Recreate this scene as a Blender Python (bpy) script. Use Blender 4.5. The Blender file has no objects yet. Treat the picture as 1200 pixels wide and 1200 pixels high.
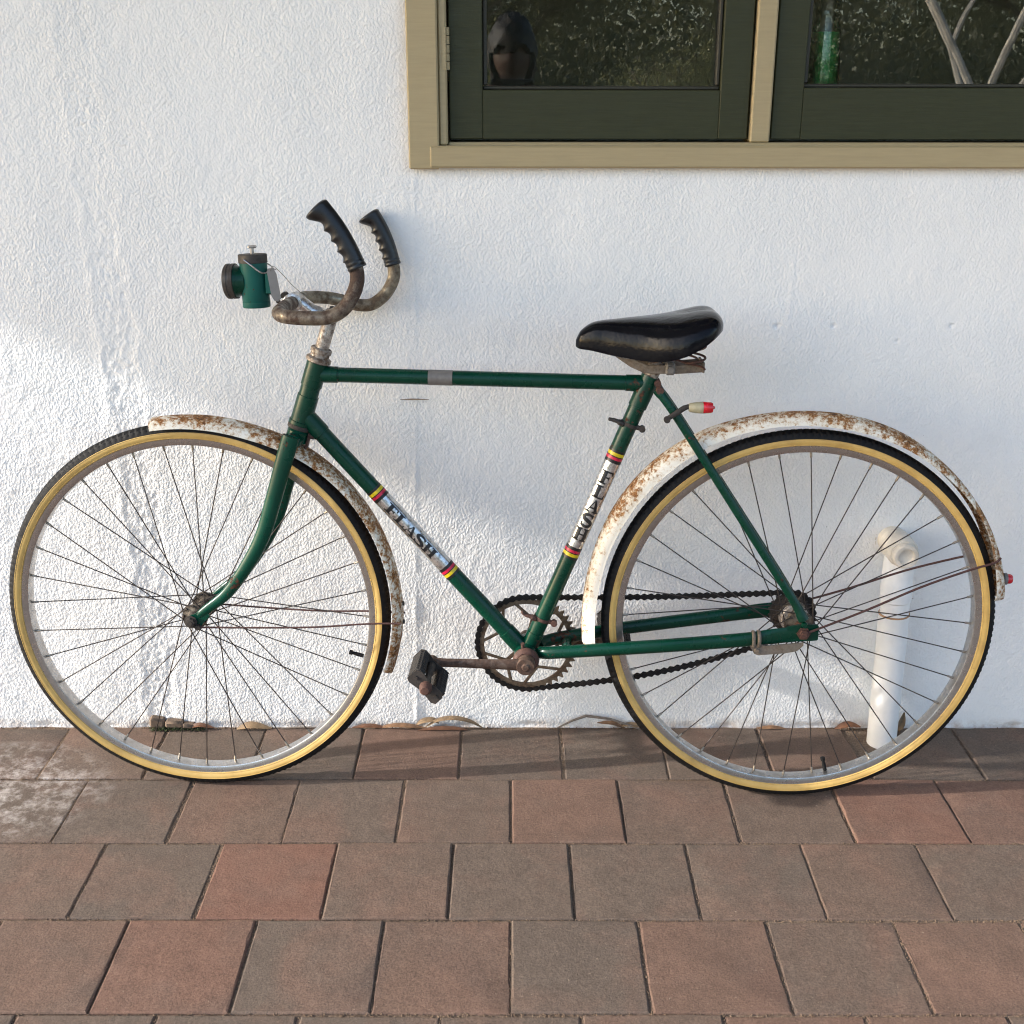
import bpy, math, random
import numpy as np
from mathutils import Vector, Matrix

random.seed(7)
RNG = np.random.default_rng(11)
SC = bpy.context.scene
COL = SC.collection
R = math.radians

# ------------------------------------------------------------------ camera
cd = bpy.data.cameras.new('camera')
cam = bpy.data.objects.new('camera', cd)
COL.objects.link(cam)
cam.location = (0.0, -2.1142, 1.2362)
cam.rotation_euler = (R(90 - 19.993), R(-0.06), 0)
cd.sensor_width = 36.0
cd.lens = 1378.0 / 1200.0 * 36.0
cd.clip_start = 0.02
cd.clip_end = 400
SC.camera = cam

# ------------------------------------------------------------------ light
SUN = Vector((1.0, 0.155, -0.43)).normalized()          # direction the light travels
elev = math.asin(-SUN.z)
world = bpy.data.worlds.new('World')
SC.world = world
world.use_nodes = True
wn = world.node_tree
bg = wn.nodes['Background']
sky = wn.nodes.new('ShaderNodeTexSky')
sky.sky_type = 'NISHITA'
sky.sun_disc = False
sky.sun_elevation = elev
sky.sun_rotation = math.atan2(-SUN.x, -SUN.y)
sky.air_density = 1.0
sky.dust_density = 2.0
sky.ozone_density = 1.0
wn.links.new(sky.outputs[0], bg.inputs[0])
bg.inputs[1].default_value = 0.15
sd = bpy.data.lights.new('sun', 'SUN')
sd.energy = 2.0
sd.angle = R(0.9)
sd.color = (1.0, 0.965, 0.92)
sun = bpy.data.objects.new('sun', sd)
COL.objects.link(sun)
sun.rotation_euler = SUN.to_track_quat('-Z', 'Y').to_euler()
sun.location = (-8, -2, 5)
SC.view_settings.view_transform = 'Standard'
SC.view_settings.look = 'None'
SC.view_settings.gamma = 1.0
SC.view_settings.exposure = 1.62
SC.view_settings.use_curve_mapping = False
SC.render.engine = 'CYCLES'
SC.cycles.max_bounces = 10
SC.cycles.use_denoising = True
SC.cycles.filter_width = 1.15


# ------------------------------------------------------------------ helpers
def v3(p):
    return np.array(p, float)


def nrm(v):
    v = np.asarray(v, float)
    return v / (np.linalg.norm(v) + 1e-12)


def spline(pts, n):
    """Catmull-Rom through pts, n samples per span (any dimension)."""
    P = [v3(p) for p in pts]
    P = [2 * P[0] - P[1]] + P + [2 * P[-1] - P[-2]]
    out = []
    for i in range(1, len(P) - 2):
        a, b, c, d = P[i - 1], P[i], P[i + 1], P[i + 2]
        for k in range(n):
            t = k / n
            out.append(0.5 * (2 * b + (c - a) * t + (2 * a - 5 * b + 4 * c - d) * t * t + (3 * b - a - 3 * c + d) * t ** 3))
    out.append(P[-2])
    return out


class MB:
    """Collects shapes; build() links them as one mesh object."""

    def __init__(self):
        self.v, self.f, self.m = [], [], []

    def add(self, verts, faces, mat=0):
        o = len(self.v)
        self.v.extend([tuple(map(float, p)) for p in verts])
        self.f.extend([tuple(i + o for i in q) for q in faces])
        self.m.extend([mat] * len(faces))
        return self

    def tube(self, path, rad, n=12, caps=True, mat=0, flat=None, fn=None, ref=None):
        """Swept tube. rad: number or one per point. flat=(direction, factor) squashes the section along a direction."""
        P = [v3(p) for p in path]
        N = len(P)
        rr = [rad] * N if np.isscalar(rad) else list(rad)
        T = [nrm(P[min(i + 1, N - 1)] - P[max(i - 1, 0)]) for i in range(N)]
        a = v3(ref) if ref is not None else (v3((0, 1, 0)) if abs(T[0][1]) < 0.9 else v3((1, 0, 0)))
        u = nrm(a - T[0] * (a @ T[0]))
        vs = []
        for i in range(N):
            u = nrm(u - T[i] * (u @ T[i]))
            w = np.cross(T[i], u)
            for k in range(n):
                t = 2 * math.pi * k / n
                d = u * math.cos(t) + w * math.sin(t)
                r = rr[i]
                if fn:
                    r = r * fn(i / (N - 1), d)
                q = d * r
                if flat is not None:
                    fd = nrm(flat[0])
                    fk = flat[1] if np.isscalar(flat[1]) else flat[1][i]
                    q = q + fd * (q @ fd) * (fk - 1)
                vs.append(P[i] + q)
        fs = []
        for i in range(N - 1):
            for k in range(n):
                k2 = (k + 1) % n
                fs.append((i * n + k, i * n + k2, (i + 1) * n + k2, (i + 1) * n + k))
        if caps:
            fs.append(tuple(range(n - 1, -1, -1)))
            fs.append(tuple((N - 1) * n + k for k in range(n)))
        return self.add(vs, fs, mat)

    def lathe(self, prof, c=(0, 0, 0), axis=(0, 1, 0), n=32, mat=0, closed=False, mats=None, fn=None, caps=True):
        """prof: list of (along, radius). Spun round axis through c. fn(i,k)->radius offset."""
        ax = nrm(axis)
        a = v3((1, 0, 0)) if abs(ax[0]) < 0.9 else v3((0, 0, 1))
        u = nrm(a - ax * (a @ ax))
        w = np.cross(ax, u)
        c = v3(c)
        m = len(prof)
        vs = []
        for k in range(n):
            t = 2 * math.pi * k / n
            d = u * math.cos(t) + w * math.sin(t)
            for i, (h, r) in enumerate(prof):
                vs.append(c + ax * h + d * (r + (fn(i, k) if fn else 0)))
        last = m if closed else m - 1
        for i in range(last):
            j = (i + 1) % m
            fs = []
            for k in range(n):
                k2 = (k + 1) % n
                fs.append((k * m + i, k * m + j, k2 * m + j, k2 * m + i))
            if i == 0:
                self.add(vs, fs, mats[i] if mats else mat)
                base = len(self.v) - len(vs)
            else:
                self.f.extend([tuple(q + base for q in g) for g in fs])
                self.m.extend([mats[i] if mats else mat] * len(fs))
        if not closed and caps:
            for i, rev in ((0, False), (m - 1, True)):
                if prof[i][1] > 1e-6:
                    ring = [base + k * m + i for k in range(n)]
                    self.f.append(tuple(ring if not rev else ring[::-1]))
                    self.m.append(mats[min(i, m - 2)] if mats else mat)
        return self

    def box(self, c, s, ax=None, bev=0.0, mat=0):
        """Box of full size s; ax = 3 axes; bev chamfers all edges."""
        c = v3(c)
        A = np.eye(3) if ax is None else np.array([nrm(a) for a in ax])
        h = v3(s) / 2
        b = min(bev, min(h) * 0.9)
        if b <= 0:
            vs = [c + A.T @ (h * v3((x, y, z))) for x in (-1, 1) for y in (-1, 1) for z in (-1, 1)]
            return self.add(vs, [(0, 1, 3, 2), (4, 6, 7, 5), (0, 4, 5, 1), (2, 3, 7, 6), (0, 2, 6, 4), (1, 5, 7, 3)], mat)
        vs, idx = [], {}
        for sx in (-1, 1):
            for sy in (-1, 1):
                for sz in (-1, 1):
                    for k in range(3):
                        q = h * v3((sx, sy, sz))
                        for j in range(3):
                            if j != k:
                                q[j] -= b * (sx, sy, sz)[j]
                        idx[(sx, sy, sz, k)] = len(vs)
                        vs.append(c + A.T @ q)
        fs = []
        for k in range(3):
            i, j = [a for a in range(3) if a != k]
            for sgn in (-1, 1):
                ring = []
                for p, q in ((-1, -1), (1, -1), (1, 1), (-1, 1)):
                    s3 = [0, 0, 0]
                    s3[k] = sgn
                    s3[i] = p
                    s3[j] = q
                    ring.append(idx[(s3[0], s3[1], s3[2], k)])
                fs.append(tuple(ring))
        for k in range(3):
            i, j = [a for a in range(3) if a != k]
            for p in (-1, 1):
                for q in (-1, 1):
                    def g(e, face):
                        s3 = [0, 0, 0]
                        s3[k] = e
                        s3[i] = p
                        s3[j] = q
                        return idx[(s3[0], s3[1], s3[2], face)]
                    fs.append((g(-1, i), g(1, i), g(1, j), g(-1, j)))
        for sx in (-1, 1):
            for sy in (-1, 1):
                for sz in (-1, 1):
                    fs.append(tuple(idx[(sx, sy, sz, k)] for k in range(3)))
        return self.add(vs, fs, mat)

    def prism(self, poly, o, u, w, d, mat=0):
        """Polygon (2-D) in plane o + a*u + b*w, thickened by vector d."""
        o, u, w, d = map(v3, (o, u, w, d))
        n = len(poly)
        vs = [o + u * a + w * b for a, b in poly] + [o + u * a + w * b + d for a, b in poly]
        fs = [tuple(range(n))[::-1], tuple(range(n, 2 * n))]
        fs += [(i, (i + 1) % n, n + (i + 1) % n, n + i) for i in range(n)]
        return self.add(vs, fs, mat)

    def build(self, name, mat, parent=None, smooth=35, fix=True):
        me = mesh_of(self, name, mat, smooth, fix)
        o = bpy.data.objects.new(name, me)
        COL.objects.link(o)
        if parent:
            o.parent = parent
        return o


def mesh_of(mb, name, mat, smooth=35, fix=True):
    me = bpy.data.meshes.new(name)
    me.from_pydata(mb.v, [], mb.f)
    mats = mat if isinstance(mat, (list, tuple)) else [mat]
    for m in mats:
        me.materials.append(m)
    if len(mats) > 1:
        me.polygons.foreach_set('material_index', mb.m)
    if fix:
        import bmesh
        bm = bmesh.new()
        bm.from_mesh(me)
        bmesh.ops.recalc_face_normals(bm, faces=bm.faces)
        bm.to_mesh(me)
        bm.free()
    if smooth:
        me.polygons.foreach_set('use_smooth', [True] * len(me.polygons))
        me.set_sharp_from_angle(angle=R(smooth))
    me.update()
    return me


def tag(o, label=None, cat=None, group=None, kind=None):
    if label:
        o['label'] = label
    if cat:
        o['category'] = cat
    if group:
        o['group'] = group
    if kind:
        o['kind'] = kind
    return o


def empty(name, loc=(0, 0, 0), parent=None, rot=(0, 0, 0)):
    o = bpy.data.objects.new(name, None)
    o.empty_display_size = 0.05
    COL.objects.link(o)
    o.location = loc
    o.rotation_euler = rot
    if parent:
        o.parent = parent
    return o


# ------------------------------------------------------------------ materials
class NT:
    def __init__(self, name):
        self.mat = bpy.data.materials.new(name)
        self.mat.use_nodes = True
        self.t = self.mat.node_tree
        self.b = self.t.nodes['Principled BSDF']

    def n(self, typ, **kw):
        nd = self.t.nodes.new(typ)
        for k, val in kw.items():
            setattr(nd, k, val)
        return nd

    def l(self, a, b):
        self.t.links.new(a, b)

    def coord(self, kind='Object'):
        if not hasattr(self, '_tc'):
            self._tc = self.n('ShaderNodeTexCoord')
        return self._tc.outputs[kind]

    def pos(self):
        if not hasattr(self, '_geo'):
            self._geo = self.n('ShaderNodeNewGeometry')
        return self._geo.outputs['Position']

    def mapping(self, vec, scale=(1, 1, 1), loc=(0, 0, 0), rot=(0, 0, 0)):
        m = self.n('ShaderNodeMapping')
        m.inputs['Scale'].default_value = scale
        m.inputs['Location'].default_value = loc
        m.inputs['Rotation'].default_value = rot
        self.l(vec, m.inputs[0])
        return m.outputs[0]

    def noise(self, vec, scale, detail=4, rough=0.55, dist=0.0, out='Fac'):
        nd = self.n('ShaderNodeTexNoise')
        nd.inputs['Scale'].default_value = scale
        nd.inputs['Detail'].default_value = detail
        nd.inputs['Roughness'].default_value = rough
        nd.inputs['Distortion'].default_value = dist
        self.l(vec, nd.inputs['Vector'])
        return nd.outputs[out]

    def ramp(self, fac, stops, interp='LINEAR'):
        nd = self.n('ShaderNodeValToRGB')
        cr = nd.color_ramp
        cr.interpolation = interp
        while len(cr.elements) < len(stops):
            cr.elements.new(0.5)
        for e, (p, c) in zip(cr.elements, stops):
            e.position = p
            e.color = (c, c, c, 1) if np.isscalar(c) else (*c, 1)
        self.l(fac, nd.inputs[0])
        return nd.outputs[0]

    def math(self, op, a, b=None, clamp=False):
        nd = self.n('ShaderNodeMath', operation=op)
        nd.use_clamp = clamp
        for i, x in enumerate((a, b)):
            if x is None:
                continue
            if hasattr(x, 'links'):
                self.l(x, nd.inputs[i])
            else:
                nd.inputs[i].default_value = x
        return nd.outputs[0]

    def mix(self, fac, a, b, blend='MIX'):
        nd = self.n('ShaderNodeMix', data_type='RGBA', blend_type=blend)
        for sock, x in ((nd.inputs[0], fac), (nd.inputs[6], a), (nd.inputs[7], b)):
            if hasattr(x, 'links'):
                self.l(x, sock)
            else:
                sock.default_value = x if np.isscalar(x) else (*x, 1)
        return nd.outputs[2]

    def set(self, **kw):
        for k, val in kw.items():
            s = self.b.inputs[k.replace('_', ' ')]
            if hasattr(val, 'links'):
                self.l(val, s)
            elif not np.isscalar(val) and len(val) == 3:
                s.default_value = (*val, 1) if len(s.default_value) == 4 else val
            else:
                s.default_value = val
        return self

    def bump(self, h, strength=0.3, dist=0.002, prev=None):
        nd = self.n('ShaderNodeBump')
        nd.inputs['Strength'].default_value = strength
        nd.inputs['Distance'].default_value = dist
        self.l(h, nd.inputs['Height'])
        if prev is not None:
            self.l(prev, nd.inputs['Normal'])
        self.l(nd.outputs[0], self.b.inputs['Normal'])
        return nd.outputs[0]


M = {}


def simple(name, col, rough=0.5, metal=0.0, var=0.15, scale=60, bump=0.0, coat=0.0, rvar=0.1):
    m = NT(name)
    n1 = m.noise(m.coord(), scale, 5, 0.6)
    f = m.ramp(n1, [(0.3, 1 - var), (0.7, 1 + var)])
    c = m.mix(1.0, col, f, 'MULTIPLY')
    rg = m.ramp(n1, [(0.3, max(rough - rvar, 0.02)), (0.7, min(rough + rvar, 1))])
    m.set(Base_Color=c, Roughness=rg, Metallic=metal)
    if coat:
        m.set(Coat_Weight=coat, Coat_Roughness=0.12)
    if bump:
        m.bump(m.noise(m.coord(), scale * 3, 3), bump, 0.001)
    M[name] = m.mat
    return m


def chipped_paint(name, col, dark, thr=0.66, rough=0.34, scale=55, spec=0.28):
    """Old enamel: fine tone variation, scuffs and small chips down to dark rusty steel."""
    m = NT(name)
    o = m.coord()
    tone = m.ramp(m.noise(o, 14, 4, 0.6), [(0.25, 0.78), (0.75, 1.2)])
    paint = m.mix(1.0, col, tone, 'MULTIPLY')
    chips = m.math('MULTIPLY', m.noise(o, scale, 6, 0.62), m.ramp(m.noise(o, 9, 2), [(0.35, 0.72), (0.65, 1.1)]))
    mask = m.ramp(chips, [(thr - 0.02, 0), (thr + 0.01, 1)])
    rust = m.ramp(m.noise(o, 140, 3), [(0.35, dark), (0.65, (0.09, 0.035, 0.018))])
    c = m.mix(mask, paint, rust)
    dust = m.ramp(m.noise(o, 210, 3), [(0.64, 0), (0.76, 0.10)])
    c = m.mix(dust, c, (0.16, 0.17, 0.14))
    rg = m.ramp(m.noise(o, 30, 4), [(0.3, rough - 0.08), (0.7, rough + 0.14)])
    rg2 = m.mix(mask, rg, (0.85, 0.85, 0.85))
    m.set(Base_Color=c, Roughness=rg2, Specular_IOR_Level=spec)
    inv = m.math('SUBTRACT', 1.0, mask)
    m.bump(m.math('ADD', inv, m.math('MULTIPLY', m.noise(o, 120, 2), 0.25)), 0.25, 0.0006)
    M[name] = m.mat


def rusty_metal(name, light, dark, amount=0.5, rough=0.5, scale=45, metal=0.85):
    """Plated steel gone brown: metal where the plating holds, matt rust elsewhere."""
    m = NT(name)
    o = m.coord()
    n1 = m.noise(o, scale, 8, 0.68)
    n2 = m.noise(o, scale * 0.25, 3, 0.5)
    a = m.math('ADD', m.math('MULTIPLY', n1, 0.65), m.math('MULTIPLY', n2, 0.35))
    mask = m.ramp(a, [(0.5 - 0.16 + (0.5 - amount) * 0.3, 0), (0.5 + 0.07 + (0.5 - amount) * 0.3, 1)])
    rust = m.ramp(m.noise(o, scale * 3, 5, 0.6), [(0.3, dark), (0.7, tuple(min(1, x * 2.4) for x in dark))])
    c = m.mix(mask, light, rust)
    inv = m.math('SUBTRACT', 1.0, mask)
    m.set(Base_Color=c, Metallic=m.math('MULTIPLY', inv, metal),
          Roughness=m.math('ADD', m.math('MULTIPLY', mask, 0.72 - rough * 0.5), rough * 0.6))
    m.bump(m.noise(o, scale * 4, 4, 0.6), 0.35, 0.0006)
    M[name] = m.mat


chipped_paint('green_paint', (0.0010, 0.037, 0.0210), (0.010, 0.010, 0.009), 0.645, 0.25)
chipped_paint('green_fork', (0.001, 0.046, 0.027), (0.012, 0.010, 0.009), 0.635, 0.26, 60)
chipped_paint('lamp_green', (0.006, 0.090, 0.072), (0.018, 0.012, 0.010), 0.70, 0.42, 110)
rusty_metal('bar_rust', (0.30, 0.26, 0.20), (0.030, 0.016, 0.010), 0.62, 0.42, 70)
rusty_metal('bar_dull', (0.38, 0.33, 0.24), (0.055, 0.036, 0.020), 0.50, 0.45, 60)
rusty_metal('stem_chrome', (0.55, 0.50, 0.44), (0.06, 0.035, 0.02), 0.44, 0.35, 120)
rusty_metal('chrome_bright', (0.62, 0.60, 0.57), (0.08, 0.05, 0.03), 0.22, 0.28, 80)
rusty_metal('crank_rust', (0.24, 0.18, 0.14), (0.045, 0.024, 0.015), 0.66, 0.5, 80)
rusty_metal('ring_metal', (0.26, 0.21, 0.15), (0.050, 0.030, 0.017), 0.55, 0.45, 70)
rusty_metal('brown_rust', (0.14, 0.08, 0.06), (0.045, 0.020, 0.014), 0.85, 0.6, 90, 0.4)
rusty_metal('rod_rust', (0.10, 0.06, 0.05), (0.040, 0.017, 0.014), 0.8, 0.55, 90, 0.5)
rusty_metal('hub_metal', (0.30, 0.25, 0.19), (0.030, 0.022, 0.015), 0.55, 0.4, 90)
rusty_metal('steel_strip', (0.22, 0.205, 0.18), (0.085, 0.066, 0.048), 0.6, 0.5, 60, 0.6)
rusty_metal('dark_iron', (0.06, 0.055, 0.05), (0.022, 0.017, 0.014), 0.6, 0.5, 70, 0.6)
simple('spoke_steel', (0.060, 0.050, 0.046), 0.45, 0.75, 0.3, 90)
simple('nipple_brass', (0.30, 0.26, 0.21), 0.42, 0.8, 0.3, 200)
simple('black_rubber', (0.0045, 0.0045, 0.005), 0.72, 0, 0.35, 160, 0.25)
M['black_rubber'].node_tree.nodes['Principled BSDF'].inputs['Specular IOR Level'].default_value = 0.28
simple('grip_rubber', (0.007, 0.007, 0.008), 0.36, 0, 0.35, 130, 0.12)
simple('pedal_rubber', (0.020, 0.017, 0.015), 0.8, 0, 0.45, 160, 0.4)
simple('chain_steel', (0.012, 0.010, 0.009), 0.6, 0.35, 0.4, 260, 0.2)
simple('tape_grey', (0.165, 0.155, 0.145), 0.55, 0.2, 0.2, 90, 0.1)
simple('tag_card', (0.21, 0.20, 0.19), 0.6, 0.1, 0.1, 80)
simple('string_fibre', (0.16, 0.14, 0.11), 0.8, 0, 0.2, 200)
simple('red_plastic', (0.52, 0.010, 0.020), 0.22, 0, 0.2, 90, 0, 0.5)
simple('cream_plastic', (0.36, 0.33, 0.22), 0.42, 0, 0.15, 120)
simple('decal_black', (0.010, 0.010, 0.011), 0.38, 0, 0.3, 300)
simple('decal_yellow', (0.62, 0.47, 0.012), 0.35, 0, 0.25, 160)
simple('decal_red', (0.50, 0.014, 0.050), 0.32, 0, 0.3, 160)
simple('soil', (0.17, 0.115, 0.075), 0.95, 0, 0.5, 260, 0.6)


def make_decal():
    m = NT('decal_silver')
    o = m.coord()
    c = m.ramp(m.noise(o, 120, 5, 0.7), [(0.30, (0.20, 0.18, 0.16)), (0.48, (0.62, 0.62, 0.61)), (0.8, (0.80, 0.80, 0.79))])
    m.set(Base_Color=c, Metallic=0.85, Roughness=m.ramp(m.noise(o, 60, 3), [(0.3, 0.16), (0.7, 0.34)]))
    M['decal_silver'] = m.mat


make_decal()


def make_gum():
    m = NT('gum_wall')
    o = m.coord()
    c = m.ramp(m.noise(o, 22, 6, 0.62), [(0.25, (0.42, 0.265, 0.080)), (0.55, (0.56, 0.370, 0.115)), (0.8, (0.62, 0.44, 0.17))])
    sc = m.math('ADD', m.ramp(m.noise(o, 130, 4, 0.7), [(0.64, 0), (0.76, 0.6)]), m.ramp(m.noise(o, 18, 6, 0.7), [(0.58, 0), (0.82, 0.35)]))
    c = m.mix(sc, c, (0.17, 0.10, 0.04))
    m.set(Base_Color=c, Roughness=0.52)
    m.bump(m.noise(o, 160, 3), 0.12, 0.0006)
    M['gum_wall'] = m.mat


make_gum()


def make_rim():
    m = NT('rim_metal')
    o = m.coord()
    n1 = m.noise(o, 50, 6, 0.65)
    c = m.ramp(n1, [(0.25, (0.36, 0.34, 0.32)), (0.55, (0.52, 0.51, 0.50)), (0.8, (0.60, 0.60, 0.60))])
    spots = m.ramp(m.noise(o, 230, 3, 0.6), [(0.69, 0), (0.78, 0.5)])
    c = m.mix(spots, c, (0.20, 0.15, 0.11))
    m.set(Base_Color=c, Metallic=0.97, Roughness=m.ramp(n1, [(0.3, 0.36), (0.7, 0.22)]))
    M['rim_metal'] = m.mat


make_rim()


def make_guard(name, seed, bias, base, cx):
    """White enamel blistering off rusty steel: fine speckle, thicker along the crown, bare scabs."""
    m = NT(name)
    o = m.mapping(m.coord(), loc=(seed, seed * 0.7, -seed))
    n1 = m.noise(o, 135, 10, 0.80, 0.1)
    n2 = m.noise(o, 26, 5, 0.62)
    n3 = m.noise(o, 5.5, 2, 0.5)
    sp = m.n('ShaderNodeSeparateXYZ')
    m.l(m.coord(), sp.inputs[0])
    dx = m.math('SUBTRACT', sp.outputs['X'], cx)
    dz = m.math('SUBTRACT', sp.outputs['Z'], 0.3455)
    rad = m.math('SQRT', m.math('ADD', m.math('MULTIPLY', dx, dx), m.math('MULTIPLY', dz, dz)))
    crown = m.math('MULTIPLY', m.math('SUBTRACT', rad, 0.3580 if cx < 0 else 0.3690), 3.0)
    a = m.math('ADD', m.math('ADD', m.math('MULTIPLY', n1, 0.56), m.math('MULTIPLY', n2, 0.26)), m.math('MULTIPLY', n3, 0.18))
    a = m.math('ADD', a, m.math('ADD', m.math('ADD', m.math('MULTIPLY', dx, bias), base), crown))
    rust_mask = m.ramp(a, [(0.525, 0), (0.555, 1)])
    halo = m.ramp(a, [(0.47, 0), (0.54, 0.8)])
    dark_mask = m.ramp(a, [(0.585, 0), (0.630, 0.95)])
    white = m.mix(m.ramp(m.noise(o, 12, 4), [(0.35, 0), (0.75, 0.6)]), (0.78, 0.76, 0.69), (0.62, 0.57, 0.46))
    c = m.mix(halo, white, (0.52, 0.37, 0.20))
    rust = m.ramp(m.noise(o, 230, 5, 0.7), [(0.30, (0.075, 0.030, 0.012)), (0.50, (0.26, 0.105, 0.026)), (0.70, (0.44, 0.22, 0.07))])
    c = m.mix(rust_mask, c, rust)
    c = m.mix(dark_mask, c, m.ramp(m.noise(o, 300, 3), [(0.4, (0.020, 0.012, 0.009)), (0.65, (0.085, 0.040, 0.018))]))
    m.set(Base_Color=c, Roughness=m.ramp(a, [(0.48, 0.40), (0.58, 0.9)]))
    h = m.math('ADD', m.math('MULTIPLY', rust_mask, -1.0), m.math('MULTIPLY', m.noise(o, 260, 3), 0.6))
    m.bump(h, 0.5, 0.0008)
    M[name] = m.mat


make_guard('guard_front', 1.3, 0.05, 0.022, -0.5331)
make_guard('guard_rear', 3.1, 0.15, 0.032, 0.5331)


def make_saddle():
    m = NT('saddle_vinyl')
    o = m.coord()
    scuff = m.ramp(m.noise(o, 38, 7, 0.72), [(0.54, 0), (0.70, 1)])
    c = m.mix(m.math('MULTIPLY', scuff, 0.05), (0.0045, 0.005, 0.007), (0.10, 0.10, 0.115))
    rg = m.ramp(m.noise(o, 45, 6, 0.7), [(0.30, 0.09), (0.65, 0.19)])
    m.set(Base_Color=c, Roughness=rg, Specular_IOR_Level=0.15)
    m.bump(m.noise(o, 32, 4, 0.55), 0.42, 0.004)
    M['saddle_vinyl'] = m.mat


make_saddle()


def make_wall():
    m = NT('white_render')
    p = m.pos()
    sp = m.n('ShaderNodeSeparateXYZ')
    m.l(p, sp.inputs[0])
    # lime-wash tone, faint patches and grime
    tone = m.ramp(m.noise(p, 3.2, 5, 0.6), [(0.3, (0.800, 0.795, 0.780)), (0.7, (0.850, 0.842, 0.820))])
    grime = m.ramp(m.noise(p, 34, 7, 0.7), [(0.60, 0), (0.80, 0.20)])
    c = m.mix(grime, tone, (0.50, 0.46, 0.40))
    low = m.math('MULTIPLY', m.ramp(sp.outputs['Z'], [(0.0, 1), (0.022, 0)]), m.ramp(m.noise(p, 26, 6, 0.7), [(0.42, 0), (0.62, 1)]))
    c = m.mix(m.math('MULTIPLY', low, 0.65), c, (0.42, 0.29, 0.20))
    specks = m.ramp(m.noise(p, 120, 2, 0.5), [(0.765, 0), (0.785, 1)])
    c = m.mix(m.math('MULTIPLY', specks, 0.6), c, (0.20, 0.17, 0.14))
    m.set(Base_Color=c, Roughness=0.82, Specular_IOR_Level=0.25)
    # sprayed / brushed render: coarse blobs plus fine grain
    q = m.mapping(p, scale=(1, 1, 0.8), rot=(0, 0.5, 0))
    b1 = m.ramp(m.noise(q, 225, 1.5, 0.5, 0.0), [(0.36, 0), (0.66, 1)])
    b2 = m.noise(p, 420, 1, 0.5)
    patch = m.ramp(m.noise(p, 5, 2), [(0.35, 0.55), (0.65, 1.0)])
    leftw = m.ramp(m.math('MULTIPLY', m.math('ADD', sp.outputs['X'], 1.4), 0.36), [(0.18, 1.2), (0.55, 1.0), (0.8, 0.8)])
    h = m.math('MULTIPLY', m.math('ADD', b1, m.math('MULTIPLY', b2, 0.45)), m.math('MULTIPLY', patch, leftw))
    m.bump(h, 0.58, 0.0016)
    M['white_render'] = m.mat


make_wall()


def make_paver():
    m = NT('paver_clay')
    inf = m.n('ShaderNodeObjectInfo')
    rnd = inf.outputs['Random']
    p = m.pos()
    off = m.n('ShaderNodeVectorMath', operation='MULTIPLY_ADD')
    comb = m.n('ShaderNodeCombineXYZ')
    for i in range(3):
        m.l(m.math('MULTIPLY', rnd, 37.0 + 13 * i), comb.inputs[i])
    m.l(p, off.inputs[0])
    off.inputs[1].default_value = (1, 1, 1)
    m.l(comb.outputs[0], off.inputs[2])
    o = off.outputs[0]
    base = m.ramp(rnd, [(0.0, (0.120, 0.091, 0.071)), (0.35, (0.128, 0.093, 0.071)), (0.65, (0.138, 0.094, 0.070)), (0.85, (0.152, 0.093, 0.067)), (1.0, (0.176, 0.090, 0.063))])
    flash = m.ramp(m.noise(o, 7.0, 4, 0.6, 0.5), [(0.46, 0), (0.66, 1)])
    c = m.mix(m.math('MULTIPLY', flash, 0.60), base, (0.172, 0.102, 0.074))
    grey = m.ramp(m.noise(o, 7.5, 3, 0.55, 0.3), [(0.50, 0), (0.74, 0.38)])
    c = m.mix(grey, c, (0.108, 0.086, 0.070))
    grain = m.ramp(m.noise(o, 300, 4, 0.75), [(0.25, 0.52), (0.75, 1.48)])
    c = m.mix(1.0, c, grain, 'MULTIPLY')
    pale = m.ramp(m.noise(o, 200, 2, 0.5), [(0.72, 0), (0.76, 0.6)])
    pores = m.ramp(m.noise(o, 170, 3, 0.6), [(0.24, 0.75), (0.31, 0)])
    c = m.mix(pale, c, (0.34, 0.26, 0.19))
    c = m.mix(pores, c, (0.035, 0.027, 0.022))
    mott = m.ramp(m.noise(p, 26, 6, 0.7), [(0.3, 0.84), (0.7, 1.14)])
    c = m.mix(1.0, c, mott, 'MULTIPLY')
    # lime bloom on the stones at the far left corner, with its own ragged outline
    sp = m.n('ShaderNodeSeparateXYZ')
    m.l(p, sp.inputs[0])
    dx = m.math('MULTIPLY', m.math('ADD', sp.outputs['X'], 0.985), 4.0)
    dy = m.math('MULTIPLY', m.math('ADD', sp.outputs['Y'], 0.235), 5.5)
    d2 = m.math('ADD', m.math('MULTIPLY', dx, dx), m.math('MULTIPLY', dy, dy))
    fall = m.math('SUBTRACT', 1.0, d2, True)
    bl = m.math('MULTIPLY', m.math('POWER', fall, 0.6), m.ramp(m.noise(p, 24, 10, 0.78), [(0.47, 0), (0.64, 0.70)]))
    c = m.mix(bl, c, (0.62, 0.56, 0.51))
    m.set(Base_Color=c, Roughness=0.82, Specular_IOR_Level=0.3)
    h = m.math('ADD', m.math('MULTIPLY', m.noise(o, 300, 4, 0.75), 0.8), m.math('SUBTRACT', m.noise(o, 60, 3), pores))
    m.bump(h, 0.75, 0.0018)
    M['paver_clay'] = m.mat


make_paver()


def make_sand(name, col, scale=300):
    m = NT(name)
    p = m.pos()
    c = m.ramp(m.noise(p, scale, 4, 0.75), [(0.3, tuple(x * 0.5 for x in col)), (0.5, col), (0.72, tuple(min(1, x * 1.6) for x in col))])
    big = m.ramp(m.noise(p, 3.0, 5), [(0.3, 0.75), (0.7, 1.2)])
    c = m.mix(1.0, c, big, 'MULTIPLY')
    m.set(Base_Color=c, Roughness=0.95, Specular_IOR_Level=0.15)
    m.bump(m.noise(p, scale, 4, 0.75), 0.8, 0.003)
    M[name] = m.mat


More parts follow.
